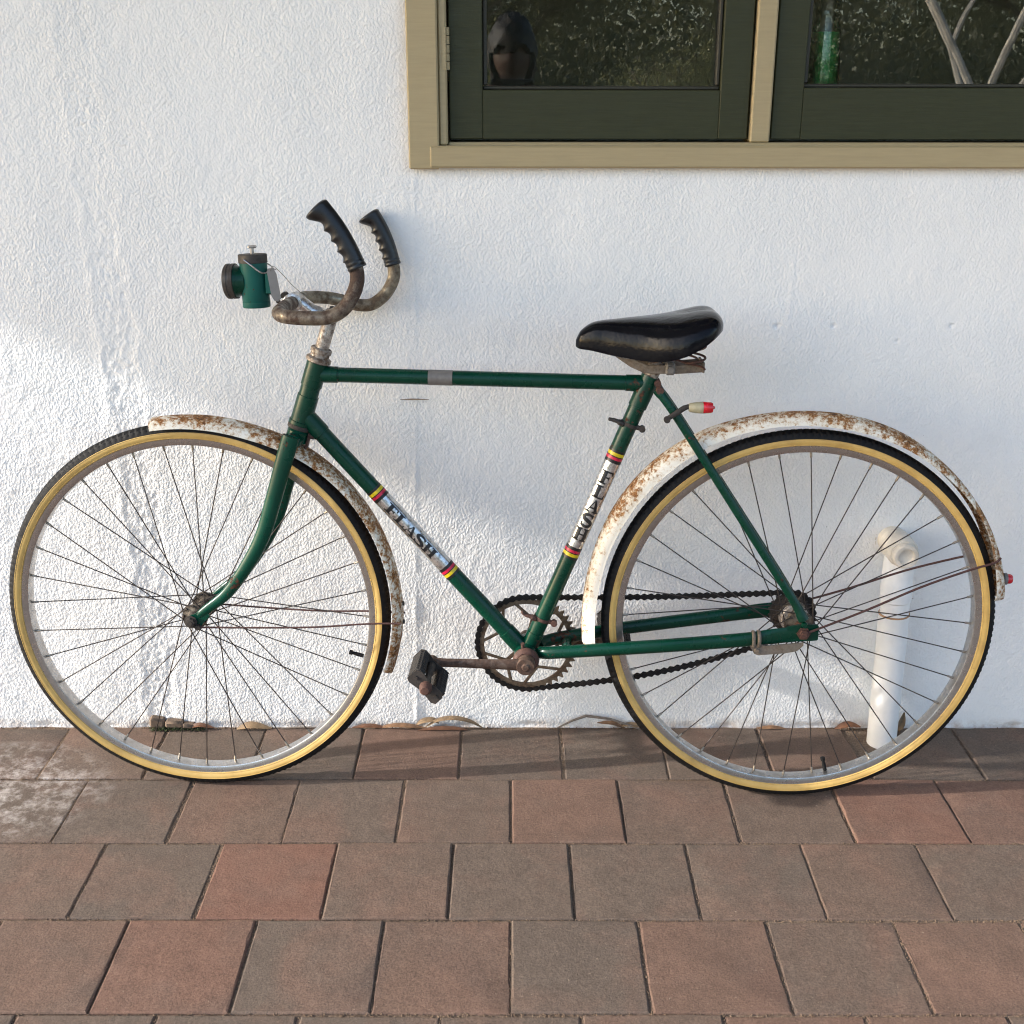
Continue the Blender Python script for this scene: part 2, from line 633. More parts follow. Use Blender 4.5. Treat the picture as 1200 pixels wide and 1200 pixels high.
make_sand('joint_sand', (0.200, 0.145, 0.105))
make_sand('yard_sand', (0.40, 0.355, 0.295), 60)


def make_timber(name, col, var, rough):
    m = NT(name)
    p = m.pos()
    q = m.mapping(p, scale=(1.2, 20, 20))
    g = m.ramp(m.noise(q, 14, 5, 0.6), [(0.3, 1 - var), (0.7, 1 + var)])
    c = m.mix(1.0, col, g, 'MULTIPLY')
    dirt = m.ramp(m.noise(p, 60, 8, 0.72), [(0.66, 0), (0.78, 0.55)])
    c = m.mix(dirt, c, tuple(x * 0.45 for x in col))
    m.set(Base_Color=c, Roughness=m.ramp(m.noise(p, 40, 3), [(0.3, rough - 0.08), (0.7, rough + 0.1)]))
    m.bump(m.noise(q, 30, 4, 0.6), 0.28, 0.0012)
    M[name] = m.mat


make_timber('cream_timber', (0.365, 0.290, 0.160), 0.06, 0.52)
make_timber('olive_timber', (0.032, 0.035, 0.014), 0.12, 0.50)
M['olive_timber'].node_tree.nodes['Principled BSDF'].inputs['Specular IOR Level'].default_value = 0.3
simple('putty_dark', (0.030, 0.028, 0.018), 0.6, 0, 0.2, 100)


def make_glass():
    # thin sheet: Fresnel mirror over clear transmission, faintly wavy
    m = NT('window_glass')
    tr = m.n('ShaderNodeBsdfTransparent')
    tr.inputs[0].default_value = (0.93, 0.96, 0.94, 1)
    gl = m.n('ShaderNodeBsdfGlossy')
    gl.inputs['Roughness'].default_value = 0.0
    fr = m.n('ShaderNodeFresnel')
    fr.inputs['IOR'].default_value = 1.9
    mx = m.n('ShaderNodeMixShader')
    bp = m.n('ShaderNodeBump')
    bp.inputs['Strength'].default_value = 0.04
    bp.inputs['Distance'].default_value = 0.004
    m.l(m.noise(m.pos(), 5.0, 2, 0.5), bp.inputs['Height'])
    m.l(bp.outputs[0], gl.inputs['Normal'])
    m.l(fr.outputs[0], mx.inputs[0])
    m.l(tr.outputs[0], mx.inputs[1])
    m.l(gl.outputs[0], mx.inputs[2])
    m.l(mx.outputs[0], m.t.nodes['Material Output'].inputs[0])
    M['window_glass'] = m.mat


make_glass()
simple('green_glass', (0.030, 0.480, 0.120), 0.12, 0, 0.35, 60, 0, 0.6)
simple('room_plaster', (0.55, 0.52, 0.46), 0.85, 0, 0.1, 4)
simple('room_wood', (0.07, 0.05, 0.035), 0.5, 0, 0.3, 8)
simple('pipe_white', (0.84, 0.84, 0.825), 0.38, 0, 0.05, 30, 0.04)
simple('pipe_dusty', (0.70, 0.65, 0.57), 0.6, 0, 0.25, 26, 0.2)
simple('pipe_glue', (0.42, 0.24, 0.12), 0.6, 0, 0.3, 120)
simple('leaf_brown', (0.185, 0.098, 0.048), 0.65, 0, 0.4, 60)
simple('leaf_tan', (0.215, 0.140, 0.075), 0.7, 0, 0.35, 60)
simple('leaf_rust', (0.115, 0.048, 0.022), 0.6, 0, 0.3, 70)
simple('twig_grey', (0.17, 0.14, 0.115), 0.85, 0, 0.35, 90, 0.3)
simple('plaster_chunk', (0.17, 0.12, 0.085), 0.9, 0, 0.3, 60, 0.5)
simple('moss', (0.045, 0.060, 0.022), 0.9, 0, 0.5, 160, 0.5)
simple('brass_old', (0.24, 0.17, 0.07), 0.5, 0.7, 0.35, 160)
simple('bark_pale', (0.52, 0.47, 0.40), 0.85, 0, 0.35, 7, 0.4)
simple('bark_dark', (0.10, 0.075, 0.055), 0.9, 0, 0.4, 9, 0.5)
simple('iron_sheet', (0.50, 0.50, 0.50), 0.5, 0.3, 0.15, 3)
simple('roof_under', (0.30, 0.28, 0.25), 0.8, 0, 0.06, 4)
simple('skin_backlit', (0.095, 0.055, 0.042), 0.5, 0, 0.08, 30)  # skin darkened in colour, standing in for the shade on a backlit face
simple('hair_dark', (0.020, 0.015, 0.012), 0.6, 0, 0.3, 120, 0.3)
simple('shirt_dark', (0.035, 0.040, 0.050), 0.85, 0, 0.15, 60)
simple('phone_black', (0.012, 0.012, 0.013), 0.2, 0, 0.1, 40)


def make_leaf(name, a, b):
    m = NT(name)
    c = m.ramp(m.noise(m.coord(), 1.7, 3, 0.6), [(0.3, a), (0.7, b)])
    m.set(Base_Color=c, Roughness=0.5)
    tr = m.n('ShaderNodeBsdfTranslucent')
    m.l(c, tr.inputs[0])
    mx = m.n('ShaderNodeMixShader')
    mx.inputs[0].default_value = 0.45
    out = m.t.nodes['Material Output']
    m.l(m.b.outputs[0], mx.inputs[1])
    m.l(tr.outputs[0], mx.inputs[2])
    m.l(mx.outputs[0], out.inputs[0])
    M[name] = m.mat


make_leaf('gum_leaf', (0.110, 0.118, 0.055), (0.230, 0.215, 0.115))
make_leaf('shrub_leaf', (0.170, 0.175, 0.070), (0.330, 0.310, 0.140))

# ------------------------------------------------------------------ ground and paving
mb = MB()
mb.add([(-70, -90, -0.0145), (70, -90, -0.0145), (70, 20, -0.0145), (-70, 20, -0.0145)], [(0, 1, 2, 3)])
ground = tag(mb.build('ground', M['yard_sand'], smooth=0), kind='structure')

PX0, PX1, PROWS = -2.5, 2.5, 12
mb = MB()
mb.add([(PX0, -2.42, -0.0045), (PX1, -2.42, -0.0045), (PX1, 0.06, -0.0045), (PX0, 0.06, -0.0045)], [(0, 1, 2, 3)])
pavement = tag(mb.build('pavement', M['joint_sand'], smooth=0), kind='structure')
# gritty sand crusted along the joints
def grit(x0, x1, y0, y1, n, s0, s1, z0):
    g = MB()
    for i in range(n):
        x, y = random.uniform(x0, x1), random.uniform(y0, y1)
        s = random.uniform(s0, s1)
        a = random.uniform(0, 6.28)
        pts = []
        for k in range(3):
            t = a + k * 2.09
            pts.append((x + s * math.cos(t), y + s * math.sin(t), z0 - s * 0.3))
        pts.append((x, y, z0 + s * random.uniform(0.5, 1.1)))
        g.add(pts, [(0, 1, 3), (1, 2, 3), (2, 0, 3)])
    return g


ROWY = [-0.0055, -0.1945, -0.3930, -0.5925, -0.7930] + [-0.7930 - 0.2 * k for k in range(1, 9)]


def paver_mesh(k):
    """A 196 mm concrete paver with softly chipped arrises; origin at the centre of its top."""
    g = random.Random(100 + k)
    m = MB()
    n = 10
    hx = 0.0985
    rings = []
    for inset, z in ((0.0, -0.045), (0.0, -0.0030), (0.0008, -0.0010), (0.0028, 0.0)):
        ring = []
        for side in range(4):
            for i in range(n):
                t = -1 + 2 * i / n
                a, b = [(t, -1), (1, t), (-t, 1), (-1, -t)][side]
                ch = max(0, g.gauss(0, 0.0009)) if 0 < inset else 0.0
                e = hx - inset - ch
                ring.append((a * e, b * e, z + (g.gauss(0, 0.0003) if z > -0.003 else 0)))
        rings.append(ring)
    N = 4 * n
    vs = [p for r_ in rings for p in r_]
    fs = []
    for j in range(3):
        for i in range(N):
            fs.append((j * N + i, j * N + (i + 1) % N, (j + 1) * N + (i + 1) % N, (j + 1) * N + i))
    fs.append(tuple(3 * N + i for i in range(N)))
    m.add(vs, fs)
    return mesh_of(m, 'paver', M['paver_clay'], 14)


PAVERS = [paver_mesh(k) for k in range(6)]
gp = random.Random(5)


def paver_poly(poly):
    m = MB()
    n = len(poly)
    c = np.mean(np.array(poly), axis=0)
    vs = []
    for ins, z in ((0, -0.045), (0, -0.004), (0.0035, 0.0)):
        for p in poly:
            d = nrm(np.array(p) - c)
            vs.append((p[0] - d[0] * ins, p[1] - d[1] * ins, z))
    fs = []
    for j in range(2):
        for i in range(n):
            fs.append((j * n + i, j * n + (i + 1) % n, (j + 1) * n + (i + 1) % n, (j + 1) * n + i))
    fs.append(tuple(2 * n + i for i in range(n)))
    m.add(vs, fs)
    return m


for r_ in range(PROWS):
    y1, y0 = ROWY[r_], ROWY[r_ + 1]
    half = 0.1 if r_ % 2 == 0 else 0.0
    for k in range(-12, 12):
        xc = half + 0.2 * k + 0.1
        if r_ == 0 and abs(xc - 0.6) < 0.01:
            paver_poly([(0.5025, -0.192), (0.683, -0.192), (0.681, -0.125), (0.672, -0.008), (0.5025, -0.008)]).build('paver', M['paver_clay'], pavement, 14)
            continue
        if r_ == 0 and abs(xc - 0.8) < 0.01:
            paver_poly([(0.6875, -0.192), (0.8975, -0.192), (0.8975, -0.008), (0.795, -0.008), (0.770, -0.062), (0.745, -0.116), (0.702, -0.126)]).build('paver', M['paver_clay'], pavement, 14)
            continue
        o = bpy.data.objects.new('paver', gp.choice(PAVERS))
        COL.objects.link(o)
        o.parent = pavement
        o.location = (xc + gp.gauss(0, 0.0008), (y0 + y1) / 2 + gp.gauss(0, 0.0006), gp.gauss(0, 0.0009) - 0.0012)
        o.rotation_euler = (gp.gauss(0, 0.0030), gp.gauss(0, 0.0030), gp.choice((0, 1, 2, 3)) * math.pi / 2 + gp.gauss(0, 0.003))
        sy = (y1 - y0) / 0.2
        o.scale = (1, 1, 1) if abs(sy - 1) < 0.02 else ((1, sy, 1))
        if abs(sy - 1) >= 0.02:
            o.rotation_euler[2] = gp.gauss(0, 0.003)
g = MB()
for r_ in range(5):
    yj = ROWY[r_ + 1]
    q = grit(-1.1, 1.1, yj - 0.0035, yj + 0.0035, 1500, 0.0007, 0.0020, -0.0030)
    g.add(q.v, q.f)
    half = 0.1 if r_ % 2 == 0 else 0.0
    for k in range(-6, 6):
        q = grit(half + 0.2 * k - 0.003, half + 0.2 * k + 0.003, ROWY[r_ + 1], ROWY[r_], 120, 0.0007, 0.0020, -0.0030)
        g.add(q.v, q.f)
jg = g.build('joint_grit', M['soil'], pavement, smooth=0, fix=False)
jg['kind'] = 'stuff'

# ------------------------------------------------------------------ wall
OX0, OZ0, OX1, OZ1 = -0.150, 1.118, 1.62, 2.02          # window opening


def smoothstep(a, b, x):
    t = np.clip((x - a) / (b - a), 0, 1)
    return t * t * (3 - 2 * t)


def fft_noise(shape, dx, lo, hi, seed, aniso=1.0):
    """Band-limited random relief, wavelengths lo..hi metres."""
    r = np.random.default_rng(seed)
    f = np.fft.rfft2(r.standard_normal(shape))
    ky = np.fft.fftfreq(shape[0], dx)[:, None]
    kx = np.fft.rfftfreq(shape[1], dx)[None, :]
    k = np.sqrt((kx * aniso) ** 2 + ky ** 2) + 1e-9
    f = f * np.exp(-((np.log(k * math.sqrt(lo * hi))) / math.log(hi / lo) * 2.0) ** 2)
    h = np.fft.irfft2(f, s=shape)
    return h / h.std()


def wall_object():
    dx = 0.0035
    X = np.arange(-1.40, 1.4001, dx)
    Z = np.arange(-0.02, 1.5001, dx)
    gx, gz = np.meshgrid(X, Z)
    sh = gx.shape
    und = fft_noise(sh, dx, 0.12, 0.45, 1) * 0.00045          # hand-floated unevenness (towards the viewer = minus y)
    mid = fft_noise(sh, dx, 0.02, 0.06, 2) * 0.00016
    sto = fft_noise(sh, dx, 0.008, 0.016, 3)
    sto = np.tanh(sto * 1.2) * 0.00020
    swirl = fft_noise(sh, dx, 0.009, 0.020, 4, 0.6) * 0.00022
    left = 1 - smoothstep(-0.80, -0.55, gx)
    amp = 0.55 + 0.45 * (1 - smoothstep(0.0, 0.55, gx))
    h = und + mid + sto * amp + swirl * left
    # patched chase running down the wall on the left
    zc = [0.0, 0.29, 0.65, 0.80, 1.02, 1.37, 1.5]
    cx = np.interp(gz, zc, [-0.716, -0.700, -0.712, -0.715, -0.722, -0.733, -0.738])
    wd = np.interp(gz, zc, [0.032, 0.036, 0.031, 0.033, 0.030, 0.030, 0.030])
    wob = fft_noise(sh, dx, 0.05, 0.2, 6)
    e = (gx - cx + wob * 0.004) / wd
    inside = np.exp(-(e / 0.95) ** 6)
    strength = np.interp(gz, [0, 0.3, 0.7, 0.95, 1.1, 1.5], [0.50, 0.42, 0.48, 0.36, 0.26, 0.20])
    rough = fft_noise(sh, dx, 0.012, 0.05, 7, 0.35)
    h = h - inside * 0.0020 * strength + inside * rough * 0.0012 * strength
    h = h + np.exp(-((e + 1.05) / 0.22) ** 2) * 0.0022 * strength
    h = h + np.exp(-((e - 1.10) / 0.25) ** 2) * 0.0014 * strength
    for s_, off in ((8, -0.45), (9, 0.35)):
        wv = fft_noise(sh, dx, 0.06, 0.25, s_)
        h = h + np.exp(-((e - off + wv * 0.15) / 0.10) ** 2) * 0.0016 * strength
    # hairline ridge at the sheet joint, and a second short one
    jx = np.interp(gz, [0, 0.3, 0.7, 1.1], [-0.1935, -0.1880, -0.1770, -0.1700])
    h = h + np.exp(-((gx - jx) / 0.0030) ** 2) * 0.0009 * (1 + 0.5 * wob) * (gz < 1.09)
    h = h + np.exp(-((gx - 0.500) / 0.0028) ** 2) * 0.0008 * ((gz > 0.82) & (gz < 0.95))
    # step where the two halves were floated separately
    h = h - 0.0010 * smoothstep(-0.19, -0.17, gx) * (1 - smoothstep(0.0, 0.3, gx))
    # trowel drag marks low down on the left
    dm = np.exp(-(((gx + 0.86) / 0.16) ** 2 + ((gz - 0.06) / 0.07) ** 2))
    h = h + dm * 0.0007 * np.sin((gx * 0.55 + gz * 0.83) * 2 * math.pi / 0.013)
    # nail holes
    for hx, hz, hr in ((0.4795, 0.8250, 0.0042), (0.582, 0.8265, 0.0034), (0.795, 0.8265, 0.0034), (0.70, 0.80, 0.002)):
        h = h - 0.006 * np.exp(-(((gx - hx) ** 2 + (gz - hz) ** 2) / hr ** 2) ** 2)
    # bottom edge ragged and slightly rolled in
    h = h - 0.002 * np.exp(-((gz + 0.0) / 0.008) ** 2) * (1 + 0.6 * wob)
    # swell round the pipe entry
    h = h + 0.004 * np.exp(-(((gx - 0.731) ** 2 + (gz - 0.415) ** 2) / 0.050 ** 2) ** 2)
    edge = smoothstep(0, 0.08, gx - X[0]) * smoothstep(0, 0.08, X[-1] - gx) * smoothstep(0, 0.06, Z[-1] - gz)
    h = h * edge
    ny, nx = sh
    V = np.stack([gx, -h, gz], -1).reshape(-1, 3)
    i = np.arange((ny - 1) * (nx - 1))
    r0, c0 = i // (nx - 1), i % (nx - 1)
    a = r0 * nx + c0
    quads = np.stack([a, a + 1, a + nx + 1, a + nx], -1)
    cx_, cz_ = X[c0] + dx / 2, Z[r0] + dx / 2
    keep = ~((cx_ > OX0) & (cz_ > OZ0))
    quads = quads[keep]
    nb = len(V)
    xl, xr, zt = X[0], X[-1], Z[-1]
    B = np.array([(-5.0, 0, -0.02), (xl, 0, -0.02), (xl, 0, zt), (-5.0, 0, zt),
                  (xr, 0, -0.02), (6.0, 0, -0.02), (6.0, 0, OZ0), (xr, 0, OZ0),
                  (-5.0, 0, 2.75), (OX0, 0, 2.75), (OX0, 0, zt),
                  (6.0, 0, 2.75), (OX0, 0, OZ1), (6.0, 0, OZ1), (OX1, 0, OZ0), (6, 0, OZ0), (OX1, 0, OZ1)], float)
    Q2 = np.array([(0, 1, 2, 3), (4, 5, 6, 7), (3, 10, 9, 8), (12, 13, 11, 9), (14, 15, 13, 16)]) + nb
    V = np.concatenate([V, B])
    quads = np.concatenate([quads, Q2])
    me = bpy.data.meshes.new('rendered_wall')
    me.vertices.add(len(V))
    me.vertices.foreach_set('co', V.ravel())
    me.loops.add(quads.size)
    me.loops.foreach_set('vertex_index', quads.ravel().astype(np.int32))
    me.polygons.add(len(quads))
    me.polygons.foreach_set('loop_start', np.arange(0, quads.size, 4, dtype=np.int32))
    me.polygons.foreach_set('use_smooth', np.ones(len(quads), bool))
    me.update(calc_edges=True)
    me.validate()
    me.materials.append(M['white_render'])
    o = bpy.data.objects.new('rendered_wall', me)
    COL.objects.link(o)
    return o


wall = tag(wall_object(), 'rough white rendered house wall behind the bicycle', 'wall')
mb = MB()                                                   # thickness of the opening
for a, b in (((OX0, OZ0), (OX1, OZ0)), ((OX1, OZ0), (OX1, OZ1)), ((OX1, OZ1), (OX0, OZ1)), ((OX0, OZ1), (OX0, OZ0))):
    mb.add([(a[0], 0.0, a[1]), (b[0], 0.0, b[1]), (b[0], 0.16, b[1]), (a[0], 0.16, a[1])], [(0, 1, 2, 3)])
mb.build('opening_reveal', M['white_render'], wall, smooth=0)
# brown scrape across the joint
mb = MB()
mb.tube([(-0.206, -0.0018, 0.6885), (-0.185, -0.0034, 0.6895), (-0.172, -0.0034, 0.6895), (-0.153, -0.0018, 0.6885)], [0.0004, 0.0012, 0.0011, 0.0004], 6)
mb.build('scrape_mark', M['leaf_tan'], wall)

# ------------------------------------------------------------------ window
win = empty('casement_window', (0.5, 0, OZ0))
tag(win, 'cream timber window frame with olive green sashes in the white wall', 'window')


def wbox(name, x0, x1, y0, y1, z0, z1, mat, parent, bev=0.0025):
    m = MB()
    m.box(((x0 + x1) / 2, (y0 + y1) / 2, (z0 + z1) / 2), (x1 - x0, y1 - y0, z1 - z0), bev=bev)
    o = m.build(name, mat, None, smooth=0)
    if parent:
        o.parent = parent
        base = parent
        off = Vector((0, 0, 0))
        while base:
            off += base.location
            base = base.parent
        o.location = -off
    return o


CT, OT = M['cream_timber'], M['olive_timber']
wbox('side_casing', -0.1760, -0.1240, -0.0200, 0.05, 1.0990, 2.04, CT, win)
wbox('sill_board', -0.1405, 1.70, -0.0225, 0.06, 1.1012, 1.1375, CT, win, 0.003)
wbox('jamb', -0.1235, -0.1095, -0.0120, 0.06, 1.1380, 2.02, CT, win)
wbox('sill_ledge', -0.1090, 1.62, -0.004, 0.075, 1.128, 1.1425, CT, win, 0.002)
wbox('mullion', 0.4070, 0.4405, -0.0060, 0.06, 1.1430, 2.02, CT, win)
wbox('side_casing', 1.60, 1.66, -0.0200, 0.05, 1.138, 2.04, CT, win)
wbox('head_casing', -0.1235, 1.60, -0.0205, 0.05, 1.98, 2.04, CT, win)


def sash(x0, x1, gx0, gx1, gz0, label, hinge):
    s = empty('sash', (0, 0, 0), win)
    s.location = (x0 - 0.5, 0.005, 1.146 - OZ0)
    s['label'] = label
    z0, z1 = 1.1475, 1.975
    wbox('stile', x0, gx0, 0.004, 0.042, z0, z1, OT, s, 0.0015)
    wbox('stile', gx1, x1, 0.004, 0.042, z0, z1, OT, s, 0.0015)
    wbox('bottom_rail', gx0 + 0.0002, gx1 - 0.0002, 0.0046, 0.041, z0, gz0, OT, s, 0.001)
    wbox('top_rail', gx0 + 0.0002, gx1 - 0.0002, 0.0046, 0.041, 1.91, z1, OT, s, 0.001)
    # glazing bead, splayed
    wbox('glazing_bead', gx0 + 0.0003, gx1 - 0.0003, 0.014, 0.030, gz0 + 0.0002, gz0 + 0.0065, M['putty_dark'], s, 0.002)
    wbox('glazing_bead', gx0 + 0.0003, gx0 + 0.0075, 0.014, 0.030, gz0 + 0.007, 1.909, M['putty_dark'], s, 0.002)
    wbox('glazing_bead', gx1 - 0.0075, gx1 - 0.0003, 0.014, 0.030, gz0 + 0.007, 1.909, M['putty_dark'], s, 0.002)
    wbox('pane', gx0 + 0.001, gx1 - 0.001, 0.0305, 0.0345, gz0 + 0.001, 1.909, M['window_glass'], s, 0)
    if hinge:
        m = MB()
        for k in range(5):
            zz = 1.2585 + k * 0.0135
            m.tube([(-0.1085, -0.004, zz), (-0.1085, -0.004, zz + 0.0122)], 0.0042, 10)
        m.box((-0.1135, -0.0130, 1.292), (0.006, 0.0016, 0.066))
        h = m.build('hinge', M['cream_timber'], s)
        h.location = -(s.location + win.location)
    return s


sash(-0.1065, 0.4035, -0.0500, 0.3535, 1.2270, 'left sash, hinged at its outer edge', True)
sash(0.4440, 1.590, 0.4950, 1.535, 1.2310, 'right sash with green jug behind the glass', False)

# room behind the glass
mb = MB()
x0, x1, y0, y1, z0, z1 = -1.2, 2.6, 0.165, 3.2, 0.2, 2.6
vs = [(x, y, z) for x in (x0, x1) for y in (y0, y1) for z in (z0, z1)]
mb.add(vs, [(2, 3, 7, 6), (0, 1, 3, 2), (4, 6, 7, 5), (0, 2, 6, 4), (1, 5, 7, 3)])
mb.add([(x0, y0, z0), (x1, y0, z0), (x1, y0, OZ0), (x0, y0, OZ0)], [(0, 1, 2, 3)])
mb.add([(x0, y0, OZ1), (x1, y0, OZ1), (x1, y0, z1), (x0, y0, z1)], [(0, 1, 2, 3)])
mb.add([(x0, y0, OZ0), (OX0, y0, OZ0), (OX0, y0, OZ1), (x0, y0, OZ1)], [(0, 1, 2, 3)])
mb.add([(OX1, y0, OZ0), (x1, y0, OZ0), (x1, y0, OZ1), (OX1, y0, OZ1)], [(0, 1, 2, 3)])
tag(mb.build('room', M['room_plaster'], smooth=0, fix=False), kind='structure')
wb = wbox('inner_sill', -0.145, 1.60, 0.0765, 0.24, 1.205, 1.2275, M['room_wood'], win, 0.003)

# jug of green glass on the inner sill
jug = empty('glass_jug', (0.5445, 0.085, 1.2276))
tag(jug, 'small clear glass jug full of green liquid standing inside the right sash', 'jug')
mb = MB()
mb.lathe([(0.0, 0.001), (0.0, 0.0275), (0.004, 0.029), (0.05, 0.0275), (0.098, 0.0245), (0.118, 0.0215), (0.135, 0.0225), (0.150, 0.0275), (0.158, 0.0295)], axis=(0, 0, 1), n=28)
b = mb.build('jug_wall', M['window_glass'], jug)
mb = MB()
mb.lathe([(0.006, 0.001), (0.006, 0.0272), (0.05, 0.0258), (0.094, 0.0232), (0.0945, 0.001)], axis=(0, 0, 1), n=28)
mb.build('liquid', M['green_glass'], jug)
mb = MB()
mb.lathe([(0.0, 0.0300), (0.006, 0.0304), (0.0065, 0.0299)], axis=(0, 0, 1), n=28)
mb.build('foot_ring', M['pipe_white'], jug)

# ------------------------------------------------------------------ drain pipe
pipe = empty('drain_pipe', (0.742, -0.055, -0.01))
tag(pipe, 'white plastic drain pipe bending into the wall behind the rear wheel', 'pipe')
mb = MB()
mb.tube([(0, 0, 0), (-0.003, 0.0, 0.16), (-0.006, 0, 0.290)], 0.0285, 36)
mb.build('pipe_length', M['pipe_white'], pipe)
mb = MB()
mb.tube([(-0.0060, 0, 0.2895), (-0.0061, 0, 0.2920)], [0.0292, 0.0292], 36)
mb.build('glue_ring', M['pipe_glue'], pipe)
mb = MB()
mb.tube([(-0.0061, 0, 0.2921), (-0.0063, 0, 0.305), (-0.0066, 0, 0.318), (-0.0068, 0, 0.321), (-0.0075, 0, 0.350), (-0.008, 0, 0.354), (-0.0085, 0.000, 0.410)],
        [0.0268, 0.0268, 0.0268, 0.0292, 0.0294, 0.0285, 0.0285], 36)
mb.build('socket', M['pipe_white'], pipe)
mb = MB()
mb.lathe([(0.075, 0.0265), (0.030, 0.0268), (0.0295, 0.0295), (0.004, 0.0300), (0.0, 0.0288), (-0.020, 0.0288), (-0.024, 0.0270), (-0.028, 0.0255)], (-0.0105, 0, 0.424), (0, 1, 0), 40)
mb.build('tee_branch', M['pipe_dusty'], pipe)
mb = MB()
mb.lathe([(-0.0270, 0.0262), (-0.0275, 0.0238), (-0.0400, 0.0235), (-0.0425, 0.0215), (-0.0428, 0.0160), (-0.0400, 0.0150), (-0.0330, 0.0145), (-0.0328, 0.001)], (-0.0105, 0, 0.424), (0, 1, 0), 36)
mb.build('inspection_cap', M['pipe_dusty'], pipe)
mb = MB()
for i in range(22):
    a = i / 22 * 6.283
    mb.box((-0.0105 + 0.0290 * math.cos(a), 0.0545, 0.424 + 0.0290 * math.sin(a)), (0.010, 0.006, 0.010 + 0.004 * math.sin(i * 2.3)),
           ((math.cos(a), 0, math.sin(a)), (0, 1, 0), (-math.sin(a), 0, math.cos(a))), 0.003)
mb.build('mortar_collar', M['pipe_dusty'], pipe)

# ------------------------------------------------------------------ litter at the foot of the wall
g = grit(0.664, 0.80, -0.130, -0.002, 700, 0.0012, 0.0045, -0.010)
mb = MB()
mb.add([(0.655, -0.135, -0.0115), (0.815, -0.135, -0.0115), (0.815, 0.03, -0.0095), (0.655, 0.03, -0.0095)], [(0, 1, 2, 3)])
mb.add(g.v, g.f)
tag(mb.build('soil', M['soil'], smooth=0, fix=False), 'bare brown soil left open round the drain pipe', 'soil', kind='stuff')
# crumbs swept into the gap along the wall
g = MB()
for (a, b, n) in ((-1.2, 1.2, 900), (-0.28, -0.03, 300), (0.07, 0.33, 300), (-0.76, -0.4, 500), (0.6, 0.9, 150)):
    q = grit(a, b, -0.012, 0.0, n, 0.0008, 0.0030, -0.004)
    g.add(q.v, q.f)
tag(g.build('debris', M['soil'], smooth=0, fix=False), 'fine crumbs and grit caught along the wall foot', 'debris', kind='stuff')


def leaf_strip(pts, w, curl, mat, label, name='dry_leaf', cat='leaf', group='dry leaves at the wall foot'):
    """A long dry leaf: spline midrib, lens-shaped blade with a fold, real thickness."""
    P = spline(pts, 6)
    n = len(P)
    m = MB()
    c0 = P[0]
    vs = []
    for i, p in enumerate(P):
        t = i / (n - 1)
        T = nrm(P[min(i + 1, n - 1)] - P[max(i - 1, 0)])
        side = nrm(np.cross(T, (0, -0.55, 0.85)))
        up = np.cross(side, T)
        ww = w * (math.sin(math.pi * min(max(t, 0.04), 0.97)) ** 0.7)
        for s_ in (-1, -0.5, 0, 0.5, 1):
            vs.append(p - c0 + side * ww * s_ + up * curl * ww * abs(s_))
        for s_ in (1, 0.5, 0, -0.5, -1):
            vs.append(p - c0 + side * ww * s_ + up * (curl * ww * abs(s_) - 0.0005))
    fs = []
    k = 10
    for i in range(n - 1):
        for j in range(k):
            fs.append((i * k + j, i * k + (j + 1) % k, (i + 1) * k + (j + 1) % k, (i + 1) * k + j))
    fs.append(tuple(range(k)))
    fs.append(tuple((n - 1) * k + j for j in range(k))[::-1])
    m.add(vs, fs)
    o = m.build(name, M[mat])
    o.location = c0
    return tag(o, label, cat, group)


leaf_strip([(-0.176, -0.010, 0.003), (-0.150, -0.012, 0.020), (-0.118, -0.014, 0.026), (-0.085, -0.012, 0.018), (-0.055, -0.012, 0.001)], 0.0050, 0.5, 'leaf_tan', 'long tan dry leaf arched clear of the pavers by the wall')
leaf_strip([(-0.195, -0.006, 0.006), (-0.180, -0.008, 0.016), (-0.160, -0.007, 0.018), (-0.148, -0.006, 0.010)], 0.0060, 0.4, 'leaf_tan', 'short tan curled leaf beside the long arched leaf')
leaf_strip([(-0.275, -0.009, 0.001), (-0.240, -0.012, 0.008), (-0.205, -0.012, 0.007), (-0.170, -0.012, 0.002)], 0.0050, 0.4, 'leaf_brown', 'dark brown flat leaf behind the front mudguard tip')
leaf_strip([(-0.190, -0.016, 0.000), (-0.155, -0.016, 0.004), (-0.115, -0.016, 0.004), (-0.090, -0.016, 0.001)], 0.0045, 0.3, 'leaf_rust', 'rust red leaf lying under the arched tan leaf')
leaf_strip([(-0.325, -0.007, 0.001), (-0.290, -0.010, 0.006), (-0.255, -0.010, 0.003)], 0.0045, 0.5, 'leaf_rust', 'small reddish leaf lowest beneath the front mudguard')
leaf_strip([(0.175, -0.010, 0.014), (0.205, -0.012, 0.014), (0.235, -0.012, 0.001)], 0.0045, 0.4, 'leaf_brown', 'brown leaf at the end of the bent grey twig')
leaf_strip([(0.215, -0.008, 0.004), (0.245, -0.011, 0.010), (0.280, -0.012, 0.001)], 0.0050, 0.5, 'leaf_tan', 'tan leaf beside the front edge of the rear tyre')
leaf_strip([(0.775, -0.020, 0.004), (0.790, -0.018, 0.012), (0.797, -0.012, 0.040)], 0.0075, 0.5, 'leaf_tan', 'yellowish leaf with upright stalk beside the drain pipe')
leaf_strip([(0.66, -0.010, 0.001), (0.685, -0.010, 0.010), (0.712, -0.012, 0.006)], 0.0070, 0.3, 'leaf_rust', 'reddish leaf on the soil behind the drain pipe')
leaf_strip([(-0.56, -0.012, 0.0), (-0.53, -0.014, 0.010), (-0.49, -0.012, 0.002)], 0.0075, 0.3, 'leaf_tan', 'tan leaf against the wall below the front hub')
leaf_strip([(-0.66, -0.010, 0.001), (-0.635, -0.014, 0.010), (-0.605, -0.014, 0.004)], 0.0050, 0.4, 'leaf_rust', 'rusty leaf beside the broken plaster lump')
